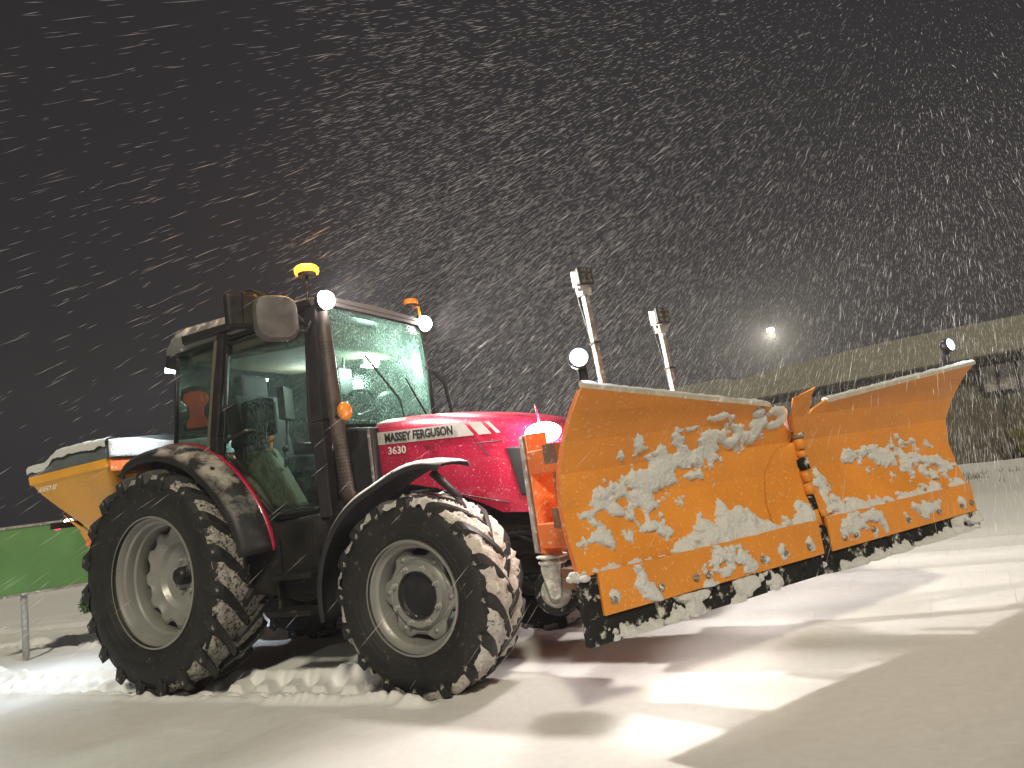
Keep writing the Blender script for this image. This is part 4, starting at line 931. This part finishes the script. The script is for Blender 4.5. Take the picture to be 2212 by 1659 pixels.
mb = MB(); Mw = Matrix((fx, wd_, Vector((0, 0, 1)))).transposed()
prf = [(.070, -.024), (.092, -.026), (.103, -.018), (.105, 0), (.103, .018), (.092, .026), (.070, .024)]; n = 32
mb.add([cc+Mw @ Vector((r*math.cos(6.28318*k/n), a, r*math.sin(6.28318*k/n))) for k in range(n) for r, a in prf], [(k*7+j, k*7+j+1, ((k+1) % n)*7+j+1, ((k+1) % n)*7+j) for k in range(n) for j in range(6)]); mb.build('caster_tyre', m_belt, cas, True)
mb = MB(); prf = [(0, -.030), (.022, -.030), (.024, -.014), (.05, -.008), (.072, -.020), (.074, .020), (.05, .008), (.024, .014), (.022, .030), (0, .030)]
mb.add([cc+Mw @ Vector((r*math.cos(6.28318*k/n), a, r*math.sin(6.28318*k/n))) for k in range(n) for r, a in prf], [(k*10+j, k*10+j+1, ((k+1) % n)*10+j+1, ((k+1) % n)*10+j) for k in range(n) for j in range(9)])
for k in range(5):
    t = 1.2566*k; mb.add([cc+Mw @ Vector((r*math.cos(t+o), a, r*math.sin(t+o))) for r, a, o in ((.02, -.028, -.25), (.02, -.028, .25), (.07, -.022, .09), (.07, -.022, -.09))], [(0, 1, 2, 3)])
mb.build('caster_rim', m_castsnow, cas, True)
mb = MB(); mb.tube([cc+wd_*.055, cc-wd_*.055], .012, 10); mb.build('axle_bolt', m_steel, cas)

# lamp masts behind the blade
def mast(base, topp, name, hx_, lit):
    base, topp = Vector(base), Vector(topp); fwd = Vector((.84, -.54, 0)).normalized(); sd2 = Vector((-fwd.y, fwd.x, 0)); up = (topp-base).normalized()
    mb = MB(); mb.sqtube(base, topp, .032, .028, [fwd]); ms = mb.build('light_mast', m_zinc, pl, bevel=.004)
    mb = MB(); mb.tube([topp-up*.36-fwd*.026, topp-up*.2-fwd*.03, topp-up*.03-fwd*.055, topp+up*.05-fwd*.062, topp+up*.085-fwd*.03], .006, 6); mb.tube([base+up*.02-fwd*.03, topp-up*.36-fwd*.026], .006, 6); mb.build('cable', m_black, ms, True)
    for f in (.35, .75): 
        mb = MB(); q = base.lerp(topp, f); mb.sqtube(q-up*.005, q+up*.005, .048, .042, [fwd]); mb.build('cable_tie', m_black, ms)
    mb = MB(); mb.sqtube(topp-up*.012, topp+up*.03, .05, .06, [fwd]); mb.tube([topp+up*.02-sd2*.045, topp+up*.02+sd2*.045], .011, 8); mb.build('clevis', m_steel, ms, bevel=.003)
    c = topp+up*.085+fwd*.012; M = Matrix((fwd, sd2, up)).transposed()
    mb = MB(); mb.box(c-fwd*.012, (.044, .080, .086), M); hd = mb.build('lamp_housing', m_zinc, ms, bevel=.014, seg=3)
    mb = MB(); mb.box(c+fwd*.022, (.020, .092, .096), M); mb.build('bezel', m_black, hd, bevel=.006)
    mb = MB(); mb.box(c+fwd*.036, (.006, .076, .080), M); mb.build('lens', m_lens, hd)
    for i in range(3):
        for j in range(2):
            mb = MB(); mb.ball(c+fwd*.033+sd2*(j-.5)*.040+up*(i-1)*.028, .011, 8, 6); mb.build('diode', m_liner, hd, True)
    for k in range(5):
        mb = MB(); mb.box(c-fwd*.040+sd2*(k-2)*.017, (.02, .004, .085), M); mb.build('cooling_fin', m_zinc, hd)
mast((3.105, -.35, .80), (3.062, -.35, 1.885), 'a', 0, False)
mast((3.275, .35, .80), (3.248, .35, 1.735), 'b', 0, False)
# round marker lamps on bent rubber arms
def marker(p, c, face):
    face = Vector(face).normalized(); mb = MB(); mid = Vector(p).lerp(Vector(c), .62)+Vector((0, 0, .015))
    mb.tube([p, Vector(p).lerp(mid, .6), mid+pd*.008, Vector(c)-face*.02], [.022, .022, .02, .017], 12); ar = mb.build('marker_lamp', m_black, pl, True)
    q = face.to_track_quat('Z', 'Y').to_matrix(); n = 28
    def ring(pr, nm, m):
        k_ = len(pr); mb = MB(); mb.add([Vector(c)+q @ Vector((r*math.cos(6.28318*k/n), r*math.sin(6.28318*k/n), h)) for k in range(n) for r, h in pr], [(k*k_+j, k*k_+j+1, ((k+1) % n)*k_+j+1, ((k+1) % n)*k_+j) for k in range(n) for j in range(k_-1)]); return mb.build(nm, m, ar, True)
    ring([(0, -.034), (.03, -.034), (.040, -.022), (.041, .012), (.036, .016), (.034, .010)], 'housing', m_black)
    ring([(.010, .0095), (.012, .013), (.026, .014), (.0335, .010)], 'lens', e_mark)
    ring([(0, .0125), (.008, .0125), (.011, .009)], 'lens_centre', m_zinc)
    light('marker_glow', 'POINT', Vector(c)+face*.05, 1.2, (.75, .88, 1), pl, .03)
marker(W(-1.30, .085, 1.20), W(-1.365, .165, 1.392), (.45, -.88, .05))
marker(W(1.29, .08, 1.20), W(1.315, .145, 1.388), (.78, -.60, .12))

# ------------------------------------------------------------------ snow clinging to the blade
def cling(s0, s1, z0, z1, mask, name, parent, thick, step=.006, aoff=.006, flat=None, seed=0):
    ns = int((s1-s0)/step); nz = int((z1-z0)/step); s, z = np.meshgrid(np.linspace(s0, s1, ns), np.linspace(z0, z1, nz), indexing='ij')
    m = mask(s, z); h = thick(s, z)*np.clip(m, 0, 1)**.55
    a = (np.full_like(z, flat) if flat is not None else prof_a(z)+aoff)+np.where(m > 0, .001+h, -.004)
    P = np.stack([3.9+pd.x*s+pn.x*a, pd.y*s+pn.y*a, z-np.where(m > 0, 0, 0)], -1)
    ok = m > 0; i, j = np.meshgrid(np.arange(ns-1), np.arange(nz-1), indexing='ij')
    keep = ok[:-1, :-1] | ok[1:, :-1] | ok[:-1, 1:] | ok[1:, 1:]; k = (i*nz+j)[keep]
    Fq = np.stack([k, k+nz, k+nz+1, k+1], 1); used = np.unique(Fq); idx = np.full(ns*nz, -1); idx[used] = np.arange(len(used))
    Vv = P.reshape(-1, 3)[used]-np.array([3.9, 0, .32]); me = np_mesh(name, Vv, idx[Fq], m_cling); o = bpy.data.objects.new(name, me); C.objects.link(o); o.parent = parent; tag(o, None, None, None, 'stuff'); return o
def seg_d(s, z, pts):
    """distance to a polyline with per-vertex half width; returns 1 - d/w"""
    best = np.full_like(s, -9.0)
    for (x0, y0, w0), (x1, y1, w1) in zip(pts[:-1], pts[1:]):
        L2 = (x1-x0)**2+(y1-y0)**2; t = np.clip(((s-x0)*(x1-x0)+(z-y0)*(y1-y0))/L2, 0, 1)
        d = np.hypot(s-x0-t*(x1-x0), z-y0-t*(y1-y0)); best = np.maximum(best, 1-d/(w0+t*(w1-w0)))
    return best
def rag(s, z, sd, amp=1.0):
    u = s+.35*z; return amp*((fbm(u*17, z*24, sd, 5)-.50)*4.6+(vnoise(u*95, z*40, sd+3)-.5)*.5)
def m_near(s, z):
    band = seg_d(s, z, [(-1.30, .80, .05), (-1.12, .86, .12), (-.95, .90, .14), (-.70, .965, .10), (-.45, 1.02, .085), (-.12, 1.085, .035)])
    dr = seg_d(s, z, [(-1.05, .95, .05), (-1.02, 1.06, .03)]); dr2 = seg_d(s, z, [(-.98, .86, .07), (-1.01, .74, .03)])
    m = np.maximum(np.maximum(band, dr), dr2)
    m = np.maximum(m, seg_d(s, z, [(-1.40, .66, .02), (-1.22, .70, .05), (-.96, .69, .05), (-.93, .75, .02)])*.8)
    m = np.maximum(m, seg_d(s, z, [(-.66, 1.115, .015), (-.40, 1.125, .03), (-.16, 1.105, .02)])*.8)
    return m*1.2+rag(s, z, 401, .85)-.42
def m_shelf(s, z):
    e = .58+.035+.05*fbm(s*5, s*0+4, 411)+.16*np.exp(-((s+.60)/.17)**2)*fbm(s*9, s*0, 415)*1.6+  .10*np.exp(-((s+.10)/.10)**2)*sstep(-.30, -.08, s)+.05*np.exp(-((s-.25)/.2)**2)+.03*np.exp(-((s-.9)/.4)**2)
    return (e-z)/.045+rag(s, z, 421, .7)-.95
def m_far(s, z):
    b = seg_d(s, z, [(.40, .85, .03), (.62, .825, .07), (.90, .80, .085), (1.12, .755, .08), (1.33, .70, .05)])
    b = np.maximum(b, seg_d(s, z, [(.13, .74, .05), (.11, .60, .05)])); b = np.maximum(b, seg_d(s, z, [(1.10, .655, .02), (1.16, .64, .02)])*.9)
    return b*1.25+rag(s, z, 431)-.25
def th(k, sd): return lambda s, z: k*(.45+.9*fbm(s*16, z*16, sd, 4))
cling(-1.40, -.02, .60, 1.17, m_near, 'clinging_snow', wl_, th(.019, 441))
cling(-1.40, -.03, .583, .80, m_shelf, 'shelf_snow', wl_, th(.036, 451))
cling(.03, 1.40, .60, 1.0, m_far, 'clinging_snow', wr_, th(.019, 461))
cling(.03, 1.39, .583, .78, m_shelf, 'shelf_snow', wr_, th(.036, 471))
def m_strip(s, z):
    b = seg_d(s, z, [(-1.16, .57, .03), (-1.12, .47, .05), (-1.08, .43, .03)]); b = np.maximum(b, seg_d(s, z, [(-.80, .43, .07), (-.74, .50, .10), (-.60, .56, .07), (-.55, .47, .05)]))
    for q in (-1.30, -.87, -.46, -.31, -.14, .13, .22, .37, .68, .98, 1.22): b = np.maximum(b, seg_d(s, z, [(q, .50, .03), (q+.015, .47, .03)])*.8)
    b = np.maximum(b, seg_d(s, z, [(.14, .53, .05), (.42, .53, .05), (.48, .46, .03)])); b = np.maximum(b, seg_d(s, z, [(.78, .52, .04), (.86, .50, .06), (1.02, .53, .04)]))
    return b*1.2+rag(s, z, 481, .7)-.42
cling(-1.345, -.04, .428, .583, m_strip, 'strip_snow', wl_, th(.020, 491), flat=.053)
cling(.035, 1.37, .428, .583, m_strip, 'strip_snow', wr_, th(.020, 492), flat=.053)
def m_rub(s, z):
    b = seg_d(s, z, [(-1.30, .34, .03), (-1.12, .335, .035), (-.95, .33, .02)]); b = np.maximum(b, seg_d(s, z, [(-1.02, .34, .02), (-.90, .37, .055), (-.82, .40, .04)])); b = np.maximum(b, seg_d(s, z, [(-.62, .38, .05), (-.45, .39, .05), (-.40, .36, .03)]))
    b = np.maximum(b, seg_d(s, z, [(-.02, .50, .03), (.01, .34, .035)])); b = np.maximum(b, seg_d(s, z, [(.10, .335, .02), (.6, .335, .025), (1.38, .335, .03)])); b = np.maximum(b, seg_d(s, z, [(1.15, .40, .03), (1.40, .37, .05)]))
    return b*1.2+rag(s, z, 501, .9)-.25
cling(-1.42, -.035, .325, .423, m_rub, 'rubber_snow', wl_, th(.030, 511), flat=.0335)
cling(.04, 1.41, .325, .423, m_rub, 'rubber_snow', wr_, th(.030, 512), flat=.0335)
mb = MB(); c = W(-1.40, .0, .575); r_ = np.random.default_rng(8)
for k in range(10): mb.ball(c+Vector((r_.uniform(-.03, .03), r_.uniform(-.035, .035), r_.uniform(-.012, .015))), (r_.uniform(.015, .03), r_.uniform(.015, .03), r_.uniform(.010, .02)), 10, 7)
mb.build('snow_lump', m_cling, wl_, True, fixn=False)

# ================================================================== BLOWING SNOW
wind = np.array([.155, .843, .515]); wind /= np.linalg.norm(wind)
m_flake, t_, b_ = nodes('snowflake')
for l in list(t_.links): pass
t_.nodes.remove(b_); df = t_.nodes.new("ShaderNodeBsdfDiffuse"); tl2 = t_.nodes.new("ShaderNodeBsdfTranslucent"); ms_ = t_.nodes.new("ShaderNodeMixShader")
for q in (df, tl2): q.inputs[0].default_value = (.92, .91, .93, 1)
ms_.inputs[0].default_value = .5; t_.links.new(df.outputs[0], ms_.inputs[1]); t_.links.new(tl2.outputs[0], ms_.inputs[2]); t_.links.new(ms_.outputs[0], t_.nodes['Material Output'].inputs[0])
N = 150000
rg = np.random.default_rng(23)
P = np.stack([rg.uniform(-5, 9, N), rg.uniform(-3.3, 15, N), rg.uniform(.05, 7.5, N)], 1)
near = np.linalg.norm(P-CAM, axis=1)
dens = .07+.93*sstep(-.6, 3.4, P[:, 0]+P[:, 1]-.5)          # fewer flakes on the left, standing in for unlit ones there
gust = fbm(P[:, 0]*.5+P[:, 2]*.3, P[:, 1]*.5, 601, 3)
keep = (rg.random(N) < dens*(.35+1.3*gust)) & (near > 2.0+1.6*rg.random(N)**.6)
# not inside machine
ins = (P[:, 0] > -.1) & (P[:, 0] < 2.8) & (np.abs(P[:, 1]) < .62) & (P[:, 2] < 2.45)
P = P[keep & ~ins]; n = len(P)
D = wind[None]+rg.normal(0, .04, (n, 3)); D /= np.linalg.norm(D, axis=1)[:, None]
L = rg.uniform(.040, .115, n)*(1+.5*(rg.random(n) < .12)); T = rg.uniform(.00045, .0010, n)*np.clip(np.linalg.norm(P-CAM, axis=1)/4, .7, 1.6)
A = np.cross(D, np.array([0, 0, 1.])); A /= np.linalg.norm(A, axis=1)[:, None]; B = np.cross(D, A)
Vs = np.stack([P-D*L[:, None], P+A*T[:, None], P+B*T[:, None], P-A*T[:, None], P-B*T[:, None], P+D*L[:, None]], 1).reshape(-1, 3)
tri = np.array([[0, 2, 1], [0, 3, 2], [0, 4, 3], [0, 1, 4], [5, 1, 2], [5, 2, 3], [5, 3, 4], [5, 4, 1]])
Fq = (np.arange(n)[:, None, None]*6+tri[None]).reshape(-1, 3)
fs_ = bpy.data.objects.new('falling_snow', np_mesh('falling_snow', Vs, Fq, m_flake, False)); C.objects.link(fs_)
tag(fs_, 'wind driven snowflakes filling the night air', 'snowfall', None, 'stuff')

# ================================================================== HAZE of blown snow
hz = MB(); hz.box((6, 14, 2.6), (76, 64, 12.4)); hz = hz.build('haze', m_snow, None); tag(hz, 'thin haze of blown snow in the night air', 'haze', None, 'stuff')
mh = bpy.data.materials.new('haze_volume'); mh.use_nodes = True; th_ = mh.node_tree; th_.nodes.clear()
pv = th_.nodes.new("ShaderNodeVolumePrincipled"); pv.inputs['Color'].default_value = (.92, .89, .98, 1); pv.inputs['Density'].default_value = .0034; pv.inputs['Anisotropy'].default_value = .2
ov = th_.nodes.new("ShaderNodeOutputMaterial"); th_.links.new(pv.outputs[0], ov.inputs['Volume']); hz.data.materials.clear(); hz.data.materials.append(mh)
